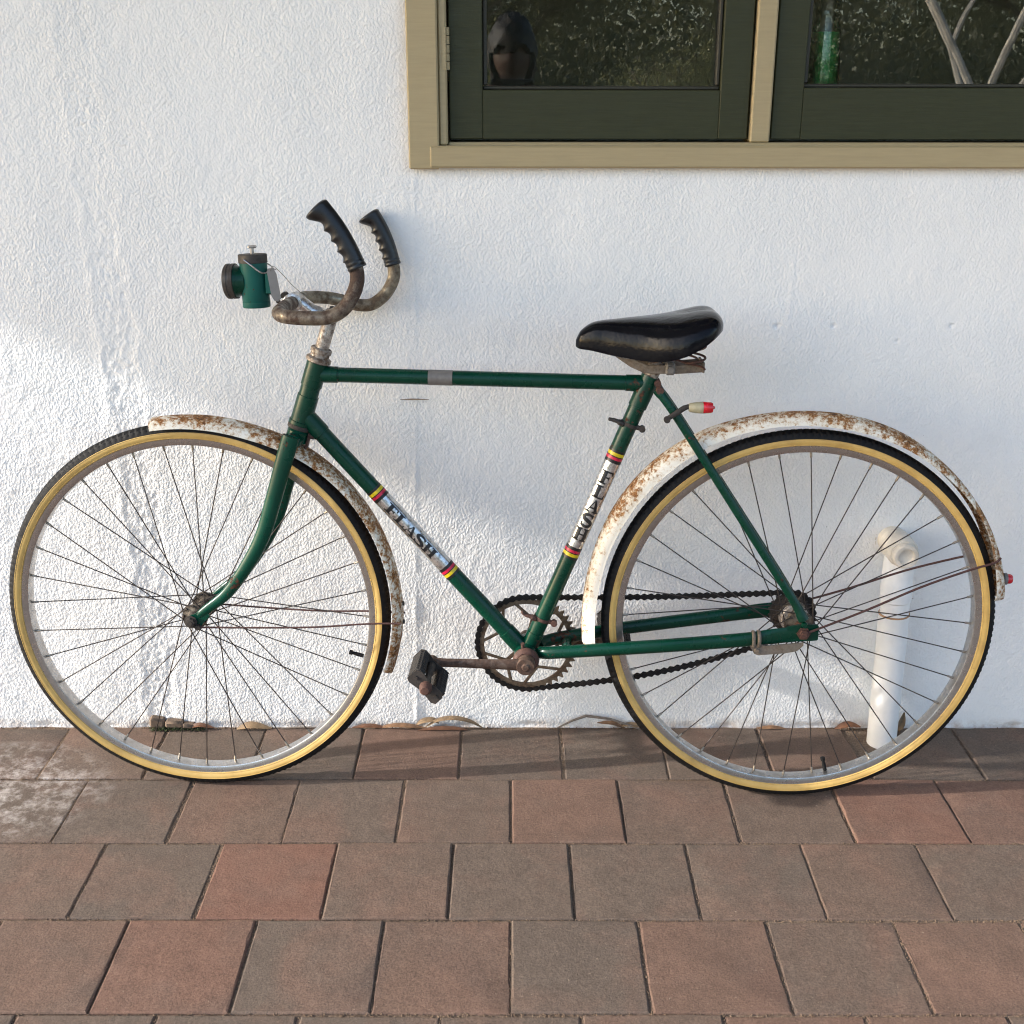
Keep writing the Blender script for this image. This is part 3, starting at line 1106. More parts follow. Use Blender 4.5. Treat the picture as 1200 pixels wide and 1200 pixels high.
leaf_strip([(0.50, -0.008, 0.001), (0.53, -0.012, 0.005), (0.56, -0.010, 0.001)], 0.0040, 0.4, 'leaf_brown', 'brown leaf below the rear hub against the wall')
mb = MB()
mb.tube([(0.094, -0.010, 0.002), (0.125, -0.008, 0.018), (0.152, -0.007, 0.028), (0.160, -0.008, 0.0275), (0.200, -0.012, 0.024), (0.236, -0.014, 0.012), (0.262, -0.015, 0.002)],
        [0.0016, 0.0022, 0.0030, 0.0028, 0.0025, 0.0022, 0.0015], 7)
tag(mb.build('twig', M['twig_grey']), 'bent grey twig leaning on the wall left of the rear wheel', 'twig')
mb = MB()
mb.tube([(-0.47, -0.012, 0.002), (-0.42, -0.013, 0.005), (-0.36, -0.012, 0.002)], [0.0012, 0.0018, 0.0010], 6)
tag(mb.build('twig', M['twig_grey']), 'thin straight twig along the wall inside the front wheel', 'twig')
# broken lump of render with moss
lump = empty('plaster_lump', (-0.722, -0.004, 0.0))
tag(lump, 'broken brown lump with moss at the foot of the patched wall strip', 'rubble')
gl = random.Random(3)
mb = MB()
for (x, y, z, sx, sz) in ((0.0, 0, 0.012, 0.030, 0.022), (0.035, -0.002, 0.010, 0.036, 0.016), (0.064, -0.003, 0.006, 0.026, 0.010)):
    mb.box((x, y, z), (sx, 0.018, sz), ((1, 0.1, gl.uniform(-0.3, 0.1)), (0, 1, 0.1), (0.1, 0, 1)), 0.004)
mb.build('lump', M['plaster_chunk'], lump)
mb = MB()
for i in range(260):
    x, y = gl.uniform(-0.015, 0.10), gl.uniform(-0.018, 0.0)
    a = gl.uniform(0, 6.28)
    h_ = gl.uniform(0.003, 0.010)
    s_ = gl.uniform(0.0008, 0.002)
    mb.add([(x - s_ * math.cos(a), y - s_ * math.sin(a), 0), (x + s_ * math.cos(a), y + s_ * math.sin(a), 0), (x + gl.gauss(0, 0.003), y + gl.gauss(0, 0.002), h_)], [(0, 1, 2)])
mo = mb.build('moss', M['moss'], lump, smooth=0, fix=False)
mo['kind'] = 'stuff'

# ------------------------------------------------------------------ bicycle (local frame: x towards the rear, y towards the wall, z up)
bike = empty('bicycle', (-0.02895, -0.2222, 0.0), rot=(R(-3.43), 0, R(-2.0533)))
tag(bike, 'old green roadster bicycle with rusty white mudguards leaning on the wall', 'bicycle')
WB, WR = 0.5331, 0.3455
GP = M['green_paint']


def part(name, mat, shape, parent=bike, smooth=35):
    m = MB()
    shape(m)
    return m.build(name, mat, parent, smooth)


def lerp(a, b, t):
    return v3(a) * (1 - t) + v3(b) * t


# --- frame tubes
HT, HB = v3((-0.3000, 0, 0.7965)), v3((-0.3350, 0, 0.6900))
ST, SB = v3((0.2590, 0, 0.7745)), v3((0.0560, 0, 0.2745))
BBC = v3((0.0555, 0, 0.2745))
ha = nrm(HT - HB)
head = part('head_tube', GP, lambda m: m.tube([HB, HT], 0.0168, 24))
def lugs(m):
    m.tube([HB - ha * 0.000, HB + ha * 0.006, HB + ha * 0.0065, HB + ha * 0.052, HB + ha * 0.0525], [0.0205, 0.0205, 0.0186, 0.0184, 0.0172], 24)
    m.tube([HT, HT - ha * 0.042, HT - ha * 0.0425], [0.0184, 0.0184, 0.0172], 24)
part('lug', GP, lugs, head)
TT0, TT1 = lerp(HT, HB, 0.19), v3((0.2490, 0, 0.7660))
ta = nrm(TT1 - TT0)
top_tube = part('top_tube', GP, lambda m: m.tube([TT0, TT1], 0.0127, 24))
part('lug', GP, lambda m: m.tube([TT0, TT0 + ta * 0.040, TT0 + ta * 0.0405], [0.0142, 0.0140, 0.0129], 24), top_tube)
part('lug', GP, lambda m: m.tube([TT1, TT1 - ta * 0.030, TT1 - ta * 0.0305], [0.0142, 0.0140, 0.0129], 24), top_tube)
tp = lerp(TT0, TT1, 0.385)
part('tape_patch', M['tape_grey'], lambda m: m.tube([tp - ta * 0.0205, tp + ta * 0.0205], 0.01305, 24), top_tube)
sa = nrm(ST - SB)
seat_tube = part('seat_tube', GP, lambda m: m.tube([SB, ST], 0.0143, 24))
part('lug', GP, lambda m: m.tube([ST + sa * 0.004, ST - sa * 0.052, ST - sa * 0.0525], [0.0162, 0.0160, 0.0145], 24), seat_tube)
part('lug', GP, lambda m: m.tube([SB + sa * 0.0, SB + sa * 0.042, SB + sa * 0.0425], [0.0160, 0.0158, 0.0145], 24), seat_tube)
DT0, DT1 = lerp(HT, HB, 0.83), BBC + v3((-0.004, 0, 0.004))
da = nrm(DT1 - DT0)
down_tube = part('down_tube', GP, lambda m: m.tube([DT0, DT1], 0.0145, 24))
part('lug', GP, lambda m: m.tube([DT0, DT0 + da * 0.046, DT0 + da * 0.0465], [0.0166, 0.0162, 0.0147], 24), down_tube)
part('lug', GP, lambda m: m.tube([DT1, DT1 - da * 0.050, DT1 - da * 0.0505], [0.0162, 0.0160, 0.0147], 24), down_tube)
part('bottom_bracket', GP, lambda m: m.lathe([(-0.036, 0.017), (-0.036, 0.0215), (-0.033, 0.0222), (0.033, 0.0222), (0.036, 0.0215), (0.036, 0.017)], BBC, (0, 1, 0), 28))
part('bearing_cup', M['brown_rust'], lambda m: (m.lathe([(-0.046, 0.010), (-0.046, 0.017), (-0.0425, 0.0215), (-0.037, 0.0235), (-0.0362, 0.0235), (-0.0362, 0.008)], BBC, (0, 1, 0), 28),
     m.tube([BBC + v3((-0.006, -0.030, 0.018)), BBC + v3((-0.006, -0.034, 0.031))], 0.0032, 8), m.tube([BBC + v3((-0.004, -0.034, -0.022)), BBC + v3((-0.004, -0.034, -0.028))], 0.0035, 8)))

# --- rear triangle
AX = v3((WB, 0, WR))


def stay_near(s):
    y = lambda a: a * s
    return [(0.080, y(-0.014), 0.2800), (0.100, y(-0.030), 0.2870), (0.180, y(-0.0415), 0.2985), (0.300, y(-0.052), 0.3135), (0.430, y(-0.060), 0.3300), (0.480, y(-0.061), 0.3375), (0.530, y(-0.061), 0.3440)]


for s in (1, -1):
    cs = part('chain_stay', GP, lambda m: m.tube(spline(stay_near(s), 5), list(np.interp(range(31), [0, 6, 14, 20, 25, 30], [0.0112, 0.0116, 0.0122, 0.0127, 0.0140, 0.0140])), 20, flat=((0, 1, 0), list(np.interp(range(31), [0, 18, 22, 26, 30], [0.85, 0.80, 0.62, 0.26, 0.18])))))
    ye = -0.061 * s
    poly = [(0.5050, 0.3560), (0.5050, 0.3290), (0.5480, 0.3315), (0.5570, 0.3325), (0.5590, 0.3345), (0.5590, 0.3580), (0.5565, 0.3610), (0.5350, 0.3625)]
    part('dropout', GP, lambda m: m.prism(poly, (0, ye - 0.0025, 0), (1, 0, 0), (0, 0, 1), (0, 0.005, 0)), cs, 20)
    ss = part('seat_stay', GP, lambda m: (m.tube(spline([(0.2705, -0.020 * s, 0.7590), (0.305, -0.030 * s, 0.714), (0.410, -0.046 * s, 0.5575), (0.508, -0.0595 * s, 0.4115), (0.5320, -0.0645 * s, 0.3700)], 6),
              [0.0085] * 2 + [0.0076] * 18 + [0.0080] * 2 + [0.0092] * 3, 16, flat=((0, 1, 0), 0.85))))
    part('stay_bolt', M['brown_rust'] if s < 5 else GP, lambda m: m.lathe([(-0.006, 0.001), (-0.006, 0.0062), (-0.003, 0.0072), (0.004, 0.0072), (0.004, 0.001)], (0.2745, -0.0225 * s, 0.7580), (0, s, 0), 8), ss)
    part('stay_bolt', GP, lambda m: m.lathe([(-0.006, 0.001), (-0.006, 0.0045), (-0.003, 0.0055), (0.003, 0.0055), (0.003, 0.001)], (0.5335, -0.0665 * s, 0.3625), (0, s, 0), 12), ss)
part('chain_stay_bridge', GP, lambda m: m.tube([(0.128, -0.030, 0.287), (0.128, 0.030, 0.287)], 0.009, 14))

# clamp-on bracket under the near chain stay
def bracket(m):
    for dx in (0.0, 0.0095):
        pts = []
        for i in range(13):
            t = -0.6 + i / 12 * (math.pi + 1.2)
            pts.append((0.4480 + dx * 0.98, -0.0610 - 0.0130 * math.sin(t), 0.3310 + 0.0150 * math.cos(t) + dx * 0.11))
        m.tube(pts, 0.0021, 8, flat=((1, 0, 0), 1.5))
    m.prism([(0.4420, 0.3230), (0.4500, 0.3090), (0.4570, 0.3065), (0.5030, 0.3110), (0.5230, 0.3155), (0.5330, 0.3260), (0.5330, 0.3310), (0.4700, 0.3240), (0.4600, 0.3270)], (0, -0.0715, 0), (1, 0, 0), (0, 0, 1), (0, 0.003, 0))
    m.lathe([(-0.004, 0.001), (-0.004, 0.0035), (0, 0.0045), (0.001, 0.0045)], (0.4540, -0.0715, 0.3160), (0, 1, 0), 12)
part('stay_bracket', M['steel_strip'], bracket, smooth=25)

# --- fork
FT = HB - ha * 0.004
fork = part('fork', M['green_fork'], lambda m: (m.tube([HB - ha * 0.0075, HB - ha * 0.011, HB - ha * 0.030], [0.0155, 0.0185, 0.0185], 20, flat=((0, 1, 0), 1.25)),
       m.box(HB - ha * 0.023, (0.029, 0.100, 0.022), (nrm((ha[2], 0, -ha[0])), (0, 1, 0), ha), 0.008)))
part('bearing_race', M['dark_iron'], lambda m: m.lathe([(-0.0095, 0.0175), (-0.0070, 0.0205), (-0.0005, 0.0205), (0.0, 0.018)], HB, ha, 24), fork)
for s in (1, -1):
    pts = [(-0.3420, -0.044 * s, 0.6780), (-0.3555, -0.0455 * s, 0.6370), (-0.3780, -0.0475 * s, 0.5650), (-0.3975, -0.0485 * s, 0.5070), (-0.4240, -0.0495 * s, 0.4570), (-0.4660, -0.0500 * s, 0.3990), (-0.5070, -0.0505 * s, 0.3655), (-0.5200, -0.0510 * s, 0.3550)]
    P = spline(pts, 5)
    rr = np.interp(np.linspace(0, 1, len(P)), [0, 0.12, 0.55, 0.85, 1.0], [0.0150, 0.0150, 0.0125, 0.0085, 0.0068])
    part('fork_blade', M['green_fork'], lambda m: m.tube(P, list(rr), 20, flat=((0, 1, 0), 0.72)), fork)
    part('fork_end', M['green_fork'], lambda m: m.prism([(-0.5080, 0.3680), (-0.5000, 0.3560), (-0.5180, 0.3350), (-0.5340, 0.3330), (-0.5450, 0.3400), (-0.5420, 0.3520)], (0, -0.0525 * s - 0.0022, 0), (1, 0, 0), (0, 0, 1), (0, 0.0044, 0)), fork, 20)
    part('eyelet_bolt', M['dark_iron'], lambda m: m.lathe([(-0.006, 0.001), (-0.006, 0.0048), (0.0, 0.0055), (0.003, 0.0055), (0.003, 0.001)], (-0.5215, -0.0560 * s, 0.3355), (0, s, 0), 10), fork)

# --- headset, stem, bars
part('headset', M['stem_chrome'], lambda m: m.lathe([(0.0005, 0.0175), (0.0015, 0.0215), (0.0075, 0.0215), (0.0095, 0.0185), (0.0105, 0.0165), (0.0165, 0.0160), (0.0175, 0.0178), (0.0235, 0.0182), (0.0255, 0.0165), (0.0260, 0.012)], HT, ha, 28))
SP = HT + ha * 0.092
stem = part('stem', M['stem_chrome'], lambda m: m.tube([HT + ha * 0.020, SP - ha * 0.004, SP], [0.0118, 0.0118, 0.0095], 22))
BC = v3((-0.3352, 0, 0.8972))                       # bar clamp centre
part('stem_extension', M['chrome_bright'], lambda m: (m.tube([SP - ha * 0.016 + v3((0.004, 0, 0)), lerp(SP - ha * 0.016, BC, 0.5), BC + v3((0.010, 0, 0))], [0.0120, 0.0112, 0.0120], 20),
     m.lathe([(-0.017, 0.0135), (-0.016, 0.0155), (0.016, 0.0155), (0.017, 0.0135)], BC, (0, 1, 0), 24)), stem)
part('stem_bolt', M['dark_iron'], lambda m: m.lathe([(0.0, 0.0062), (0.005, 0.0062), (0.0062, 0.005), (0.0062, 0.001)], SP, ha, 6), stem)
near_pts = [(-0.3352, -0.000, 0.8972), (-0.3350, -0.050, 0.8972), (-0.3340, -0.095, 0.8962), (-0.3315, -0.130, 0.8942), (-0.3160, -0.156, 0.8926), (-0.2810, -0.165, 0.8914), (-0.2480, -0.166, 0.8930), (-0.2240, -0.166, 0.9055), (-0.2070, -0.165, 0.9300), (-0.2010, -0.164, 0.9560), (-0.2090, -0.163, 0.9840), (-0.2280, -0.163, 1.0180)]
far_pts = [(-0.3352, 0.0, 0.8972), (-0.3345, 0.050, 0.8970), (-0.3300, 0.080, 0.8958), (-0.3030, 0.112, 0.8920), (-0.2720, 0.126, 0.8845), (-0.2480, 0.131, 0.8775), (-0.2240, 0.134, 0.8795), (-0.2000, 0.134, 0.8985), (-0.1860, 0.134, 0.9260), (-0.1875, 0.134, 0.9510), (-0.2000, 0.134, 0.9830)]
bar = part('handlebar', M['bar_rust'], lambda m: m.tube(spline(near_pts, 7), 0.0111, 20))
part('handlebar_half', M['bar_dull'], lambda m: m.tube(spline(far_pts, 7), 0.0110, 20), bar)


def grip(p0, p1, rad):
    p0, p1 = v3(p0), v3(p1)
    d = nrm(p1 - p0)
    front = nrm(v3((-1, 0, -0.35)) - d * (v3((-1, 0, -0.35)) @ d))
    n = 60
    path, rr = [], []
    L = np.linalg.norm(p1 - p0)
    for i in range(n + 1):
        t = i / n
        bow = v3((0.004, 0, 0.003)) * math.sin(t * math.pi)
        path.append(p0 + d * L * t + bow)
        r = rad * (1.0 + 0.05 * t)
        if t < 0.10:
            r = rad * (1.0 + (0.05 if int(t * 90) % 2 else 0.0))
        if t > 0.975:
            r = rad * (1.05 - 0.35 * (t - 0.975) / 0.025)
        rr.append(r)

    def fn(t, dd):
        k = max(0.0, dd @ front)
        if t < 0.14 or t > 0.99:
            return 1.0
        wave = abs(math.sin((t - 0.14) / 0.70 * math.pi * 4)) if t < 0.84 else 0.0
        lip = smoothstep(0.82, 0.95, t) * 0.55
        return 1.0 + k ** 1.5 * (0.22 - 0.34 * wave * (1 if t < 0.84 else 0) + lip)
    m = MB()
    m.tube(path, rr, 24, fn=fn)
    return m


o = grip((-0.2000, -0.164, 0.9660), (-0.2570, -0.163, 1.0600), 0.0142).build('grip', M['grip_rubber'], bar, 60)
o = grip((-0.1868, 0.134, 0.9470), (-0.2240, 0.134, 1.0370), 0.0140).build('grip', M['grip_rubber'], bar, 60)

# --- headlamp on its bracket
lamp = empty('headlamp', (-0.3995, 0.0, 0.932), bike)
la = nrm((-0.030, 0, 1))
part('lamp_body', M['lamp_green'], lambda m: m.lathe([(-0.0440, 0.001), (-0.0440, 0.0220), (-0.0425, 0.0228), (-0.0345, 0.0228), (-0.0338, 0.0222), (-0.033, 0.0226), (0.030, 0.0226)], (0, 0, 0), la, 32), lamp)
part('lamp_cap', M['dark_iron'], lambda m: m.lathe([(0.0285, 0.0226), (0.0290, 0.0238), (0.0420, 0.0236), (0.0428, 0.0225), (0.0428, 0.001)], (0, 0, 0), la, 32), lamp)
lf = nrm((-1, 0.06, -0.05))
part('lens_ring', M['green_paint'], lambda m: m.lathe([(0.012, 0.0215), (0.024, 0.0240), (0.031, 0.0275), (0.0315, 0.0270)], (0, 0, 0), lf, 36), lamp)
part('lens_rim', M['dark_iron'], lambda m: m.lathe([(0.030, 0.0268), (0.0305, 0.0288), (0.036, 0.0290), (0.0365, 0.0283), (0.040, 0.0283), (0.0405, 0.0290), (0.0455, 0.0286), (0.0475, 0.0262), (0.0465, 0.0245), (0.0465, 0.001)], (0, 0, 0), lf, 36), lamp)
part('lamp_screw', M['chrome_bright'], lambda m: (m.tube([la * 0.0425, la * 0.0520], 0.0034, 10), m.box(la * 0.0545 + v3((0.0005, 0, 0)), (0.0150, 0.004, 0.0052), ((1, 0.25, 0.05), (-0.25, 1, 0), la), 0.0018)), lamp)
part('bail_wire', M['chrome_bright'], lambda m: m.tube(spline([(-0.010, -0.0240, 0.0350), (0.004, -0.0262, 0.0250), (0.016, -0.0260, 0.0160), (0.024, -0.022, 0.0140), (0.031, -0.010, 0.0185), (0.036, 0.0, 0.0180), (0.031, 0.010, 0.0185), (0.022, 0.022, 0.0230), (0.004, 0.0262, 0.0320)], 6), 0.0012, 8), lamp)
part('lamp_bracket', M['dark_iron'], lambda m: (m.box((0.0275, 0, -0.002), (0.008, 0.026, 0.040), None, 0.002), m.box((0.0350, 0, -0.012), (0.005, 0.016, 0.050), ((1, 0, 0.0), (0, 1, 0), (-0.12, 0, 1)), 0.0015),
     m.box((0.0465, 0, -0.0260), (0.020, 0.014, 0.004), ((1, 0, 0.25), (0, 1, 0), (-0.25, 0, 1)), 0.001), m.tube([(0.0490, -0.009, -0.0235), (0.0490, 0.009, -0.0235)], 0.0050, 10)), lamp)
part('bracket_plate', M['lamp_green'], lambda m: m.box((0.0265, -0.0150, -0.003), (0.010, 0.003, 0.034), None, 0.001), lamp)
part('bracket_bolt', M['dark_iron'], lambda m: m.lathe([(-0.016, 0.001), (-0.016, 0.0046), (-0.011, 0.0046), (-0.011, 0.0032), (0.011, 0.0032), (0.011, 0.001)], (0.0540, 0, -0.0285), (0, 1, 0), 10), lamp)

# --- saddle
sx = [0.1340, 0.1375, 0.1430, 0.1590, 0.1780, 0.2000, 0.2270, 0.2500, 0.2750, 0.3030, 0.3200, 0.3360, 0.3500, 0.3600, 0.3680, 0.3725]
zt = [0.8380, 0.8460, 0.8545, 0.8660, 0.8705, 0.8728, 0.8756, 0.8776, 0.8803, 0.8850, 0.8888, 0.8918, 0.8925, 0.8895, 0.8820, 0.8700]
zb = [0.8330, 0.8310, 0.8300, 0.8288, 0.8255, 0.8220, 0.8192, 0.8180, 0.8200, 0.8285, 0.8370, 0.8465, 0.8565, 0.8640, 0.8680, 0.8690]
hw = [0.0040, 0.0100, 0.0150, 0.0230, 0.0310, 0.0420, 0.0550, 0.0680, 0.0840, 0.0970, 0.1000, 0.0990, 0.0930, 0.0810, 0.0600, 0.0300]
saddle = empty('saddle', (0.26, 0, 0.82), bike)
def saddle_shape(m):
    n = 24
    xs = np.concatenate([np.linspace(sx[i], sx[i + 1], 4, endpoint=False) for i in range(len(sx) - 1)] + [[sx[-1]]])
    S = np.array([spline(list(zip(sx, zt, zb, hw)), 4)])[0]
    vs = []
    for (x, a, b, w) in S:
        for k in range(n + 1):
            t = -1 + 2 * k / n
            ang = t * math.pi / 2
            y = w * math.copysign(abs(math.sin(ang)) ** 0.78, t)
            c = max(math.cos(ang), 0.0) ** 0.62
            dip = 0.0035 * math.exp(-(y / 0.016) ** 2) * (1 if x > 0.28 else 0.0) * smoothstep(0.28, 0.33, x)
            vs.append((x - 0.26, y, b + (a - b) * c - dip - 0.82))
        # rolled lower edge and flat underside
        for y_, dz in ((w * 0.985, -0.0045), (w * 0.93, -0.0055), (w * 0.88, 0.0), (-w * 0.88, 0.0), (-w * 0.93, -0.0055), (-w * 0.985, -0.0045)):
            vs.append((x - 0.26, y_, b + dz - 0.82))
    k = n + 7
    fs = []
    for i in range(len(S) - 1):
        for j in range(k):
            fs.append((i * k + j, i * k + (j + 1) % k, (i + 1) * k + (j + 1) % k, (i + 1) * k + j))
    fs.append(tuple(range(k)))
    fs.append(tuple((len(S) - 1) * k + j for j in range(k))[::-1])
    m.add(vs, fs)
part('saddle_cover', M['saddle_vinyl'], saddle_shape, saddle, 50)
o_ = v3((0.26, 0, 0.82))
def rails(m):
    for s in (-1, 1):
        P = [(0.205, 0.016 * s, 0.818), (0.228, 0.019 * s, 0.803), (0.250, 0.022 * s, 0.7935), (0.300, 0.024 * s, 0.7935), (0.3420, 0.026 * s, 0.7970)]
        for a, b in zip(P[:-1], P[1:]):
            a, b = v3(a) - o_, v3(b) - o_
            d = b - a
            m.box((a + b) / 2, (np.linalg.norm(d) + 0.004, 0.003, 0.0145), (d, (0, 1, 0), np.cross(nrm(d), (0, 1, 0))), 0.001)
    m.box(v3((0.3440, 0, 0.7980)) - o_, (0.004, 0.060, 0.0175), None, 0.001)
part('saddle_rail', M['steel_strip'], rails, saddle, 25)
part('saddle_clamp', M['tape_grey'], lambda m: (m.box(v3((0.290, 0, 0.7945)) - o_, (0.016, 0.058, 0.020), None, 0.003), m.lathe([(-0.036, 0.001), (-0.036, 0.006), (-0.030, 0.006), (-0.030, 0.001)], v3((0.290, 0, 0.7945)) - o_, (0, 1, 0), 6)), saddle, 25)
for s in (-1, 1):
    P = []
    for i in range(60):
        t = i / 59
        a = t * 2 * math.pi * 2.6
        P.append(v3((0.328 + 0.0150 * math.cos(a), 0.052 * s + 0.0150 * math.sin(a), 0.799 + 0.050 * t)) - o_)
    part('saddle_spring', M['brown_rust'], lambda m: m.tube(P, 0.0020, 7), saddle)
part('under_wire', M['brown_rust'], lambda m: m.tube(spline([v3((0.235, -0.030, 0.816)) - o_, v3((0.262, -0.040, 0.809)) - o_, v3((0.290, -0.045, 0.815)) - o_, v3((0.315, -0.050, 0.809)) - o_, v3((0.335, -0.055, 0.812)) - o_], 5), 0.0020, 7), saddle)
part('seat_post', M['stem_chrome'], lambda m: m.tube([ST - sa * 0.02, ST + sa * 0.030], 0.0125, 18))
part('seat_bolt', M['brown_rust'], lambda m: m.tube([ST + v3((0.012, -0.018, -0.006)), ST + v3((0.012, 0.018, -0.006))], 0.0060, 10))

# --- decals: silver sleeves with bands and lettering wrapped on the tubes
def ribbon(pts, w0, w1=None):
    """Stroke polyline -> list of quads, width may vary from w0 at the ends to w1 in the middle."""
    P = [np.array(p, float) for p in pts]
    n = len(P)
    q = []
    L, Rr = [], []
    for i in range(n):
        t = P[min(i + 1, n - 1)] - P[max(i - 1, 0)]
        t = t / np.linalg.norm(t)
        nn = np.array((-t[1], t[0]))
        k = i / (n - 1)
        w = w0 if w1 is None else w0 + (w1 - w0) * math.sin(k * math.pi)
        L.append(P[i] + nn * w / 2)
        Rr.append(P[i] - nn * w / 2)
    for i in range(n - 1):
        q.append((L[i], L[i + 1], Rr[i + 1], Rr[i]))
    return q


def rect(x0, y0, x1, y1):
    return [np.array(p, float) for p in ((x0, y0), (x1, y0), (x1, y1), (x0, y1))]


def quad(*p):
    return [np.array(x, float) for x in p]


TH, TN = 0.27, 0.11                                           # thick and thin strokes of the serif face
s_arc = [(0.80, 0.74), (0.74, 0.88), (0.50, 0.96), (0.26, 0.88), (0.18, 0.74), (0.26, 0.61), (0.50, 0.51), (0.74, 0.40), (0.83, 0.25), (0.74, 0.10), (0.50, 0.04), (0.24, 0.11), (0.17, 0.26)]
LETTERS = {
    'F': [rect(0.20, 0.06, 0.20 + TH, 0.94), rect(0.04, 0, 0.60, TN), rect(0.04, 1 - TN, 0.90, 1), quad((0.82, 0.70), (0.90, 0.70), (0.90, 0.93), (0.78, 0.93)), rect(0.40, 0.46, 0.70, 0.46 + TN), rect(0.66, 0.38, 0.73, 0.62)],
    'L': [rect(0.20, 0.06, 0.20 + TH, 0.94), rect(0.04, 0, 0.92, TN), rect(0.04, 1 - TN, 0.60, 1), quad((0.80, 0.08), (0.92, 0.08), (0.92, 0.32), (0.85, 0.32))],
    'A': [quad((0.14, 0.06), (0.22, 0.06), (0.54, 0.94), (0.46, 0.94)), quad((0.66, 0.06), (0.90, 0.06), (0.58, 1.0), (0.44, 1.0)), rect(0.00, 0, 0.34, TN), rect(0.56, 0, 1.0, TN), rect(0.28, 0.30, 0.72, 0.30 + TN)],
    'S': ribbon(spline([(a, b) for a, b in s_arc], 3), 0.11, 0.28) + [quad((0.74, 0.70), (0.84, 0.70), (0.86, 0.98), (0.78, 0.98)), quad((0.14, 0.02), (0.21, 0.02), (0.25, 0.30), (0.15, 0.30))],
    'H': [rect(0.12, 0.06, 0.12 + TH, 0.94), rect(0.66, 0.06, 0.66 + TH, 0.94), rect(0.0, 0, 0.45, TN), rect(0.55, 0, 1.0, TN), rect(0.0, 1 - TN, 0.45, 1), rect(0.55, 1 - TN, 1.0, 1), rect(0.33, 0.45, 0.67, 0.45 + TN)],
}


def wrap_letter(ch, parent, centre, axis, rad, size, along):
    """Letter laid on a tube. along=True: baseline runs down the tube; False: letters stacked upright."""
    axis = nrm(axis)                                            # pointing down the tube
    near = v3((0, -1, 0))
    near = nrm(near - axis * (near @ axis))
    side = np.cross(near, axis)                                 # to the reader's left/right
    if side[0] < 0:
        side = -side                                            # +x in the picture
    # the eye sits above the bicycle: centre the letters a little up the curve
    m = MB()
    w, h = size
    rows = []
    for q in LETTERS[ch]:
        n = 6
        vs, fs = [], []
        for i in range(n + 1):
            for j in range(n + 1):
                a, b = i / n, j / n
                p = (1 - a) * (1 - b) * q[0] + a * (1 - b) * q[1] + a * b * q[2] + (1 - a) * b * q[3]
                lx, ly = (p[0] - 0.5) * w, (p[1] - 0.5) * h
                if along:
                    s_, t_ = lx, ly                              # s along the tube, t round it (up-right)
                else:
                    s_, t_ = -ly, lx
                ang = t_ / rad + TILT
                vs.append(centre + axis * s_ + (near * math.cos(ang) + side * math.sin(ang)) * rad)
        for i in range(n):
            for j in range(n):
                k = i * (n + 1) + j
                fs.append((k, k + 1, k + n + 2, k + n + 1))
        m.add(vs, fs)
    o = m.build('letter', M['decal_black'], parent, 60)
    sol = o.modifiers.new('thick', 'SOLIDIFY')
    sol.thickness = 0.00012
    sol.offset = 1
    return o


def decal(tube, p_top, p_bot, rad, word, size, along, first, last):
    p_top, p_bot = v3(p_top), v3(p_bot)
    ax = nrm(p_bot - p_top)
    L = np.linalg.norm(p_bot - p_top)
    at = lambda d: p_top + ax * d
    sl = part('decal', M['decal_silver'], lambda m: m.tube([at(0), at(L)], rad + 0.00025, 28), tube)
    sl['label'] = 'silver decal lettered FLASH in black'
    # bands: black, yellow, red, black towards the silver at both ends
    for base, sg in ((0.0, -1), (L, 1)):
        for col, d0, d1 in (('decal_black', 0.0, 0.0055), ('decal_red', 0.0058, 0.0108), ('decal_black', 0.0110, 0.0125), ('decal_yellow', 0.0127, 0.0185), ('decal_black', 0.0187, 0.0230)):
            part('band', M[col], lambda m: m.tube([at(base + sg * d0), at(base + sg * d1)], rad + (0.0004 if col == 'decal_black' else 0.0003), 28), tube)
    for i, ch in enumerate(word):
        d = first + (last - first) * i / (len(word) - 1)
        wrap_letter(ch, tube, at(d), ax, rad + 0.0005, size, along)


TILT = 0.10
decal(down_tube, lerp(DT0, DT1, 0.345), lerp(DT0, DT1, 0.628), 0.0145, 'FLASH', (0.0265, 0.0185), True, 0.026, 0.122)
TILT = 0.0
decal(seat_tube, lerp(ST, SB, 0.288), lerp(ST, SB, 0.592), 0.0143, 'FLASH', (0.0265, 0.0240), False, 0.028, 0.138)

# pump pegs on the seat tube
def peg(c, up):
    def f(m):
        m.tube([c - sa * 0.003, c + sa * 0.003], 0.0158, 20)
        m.tube(spline([c + v3((-0.012, -0.008, 0.002)), c + v3((-0.020, -0.010, 0.007)), c + v3((-0.030, -0.010, 0.010)), c + v3((-0.036, -0.010, 0.011 if up > 0 else 0.016))], 4), [0.0050] * 4 + [0.0036] * 4 + [0.0030] * 4 + [0.0020], 10, flat=((0, 1, 0), 1.5))
        m.tube([c + v3((0.010, -0.006, -0.003)), c + v3((0.021, -0.008, -0.006))], [0.0042, 0.0042], 10)
        m.lathe([(-0.006, 0.001), (-0.006, 0.0056), (0.006, 0.0056), (0.006, 0.001)], c + v3((0.0215, -0.008, -0.006)), (0, 1, 0), 10)
    return f
part('pump_peg', M['dark_iron'], peg(lerp(ST, SB, 0.158), 1))
part('pump_peg', M['brown_rust'], peg(lerp(ST, SB, 0.868), -1))

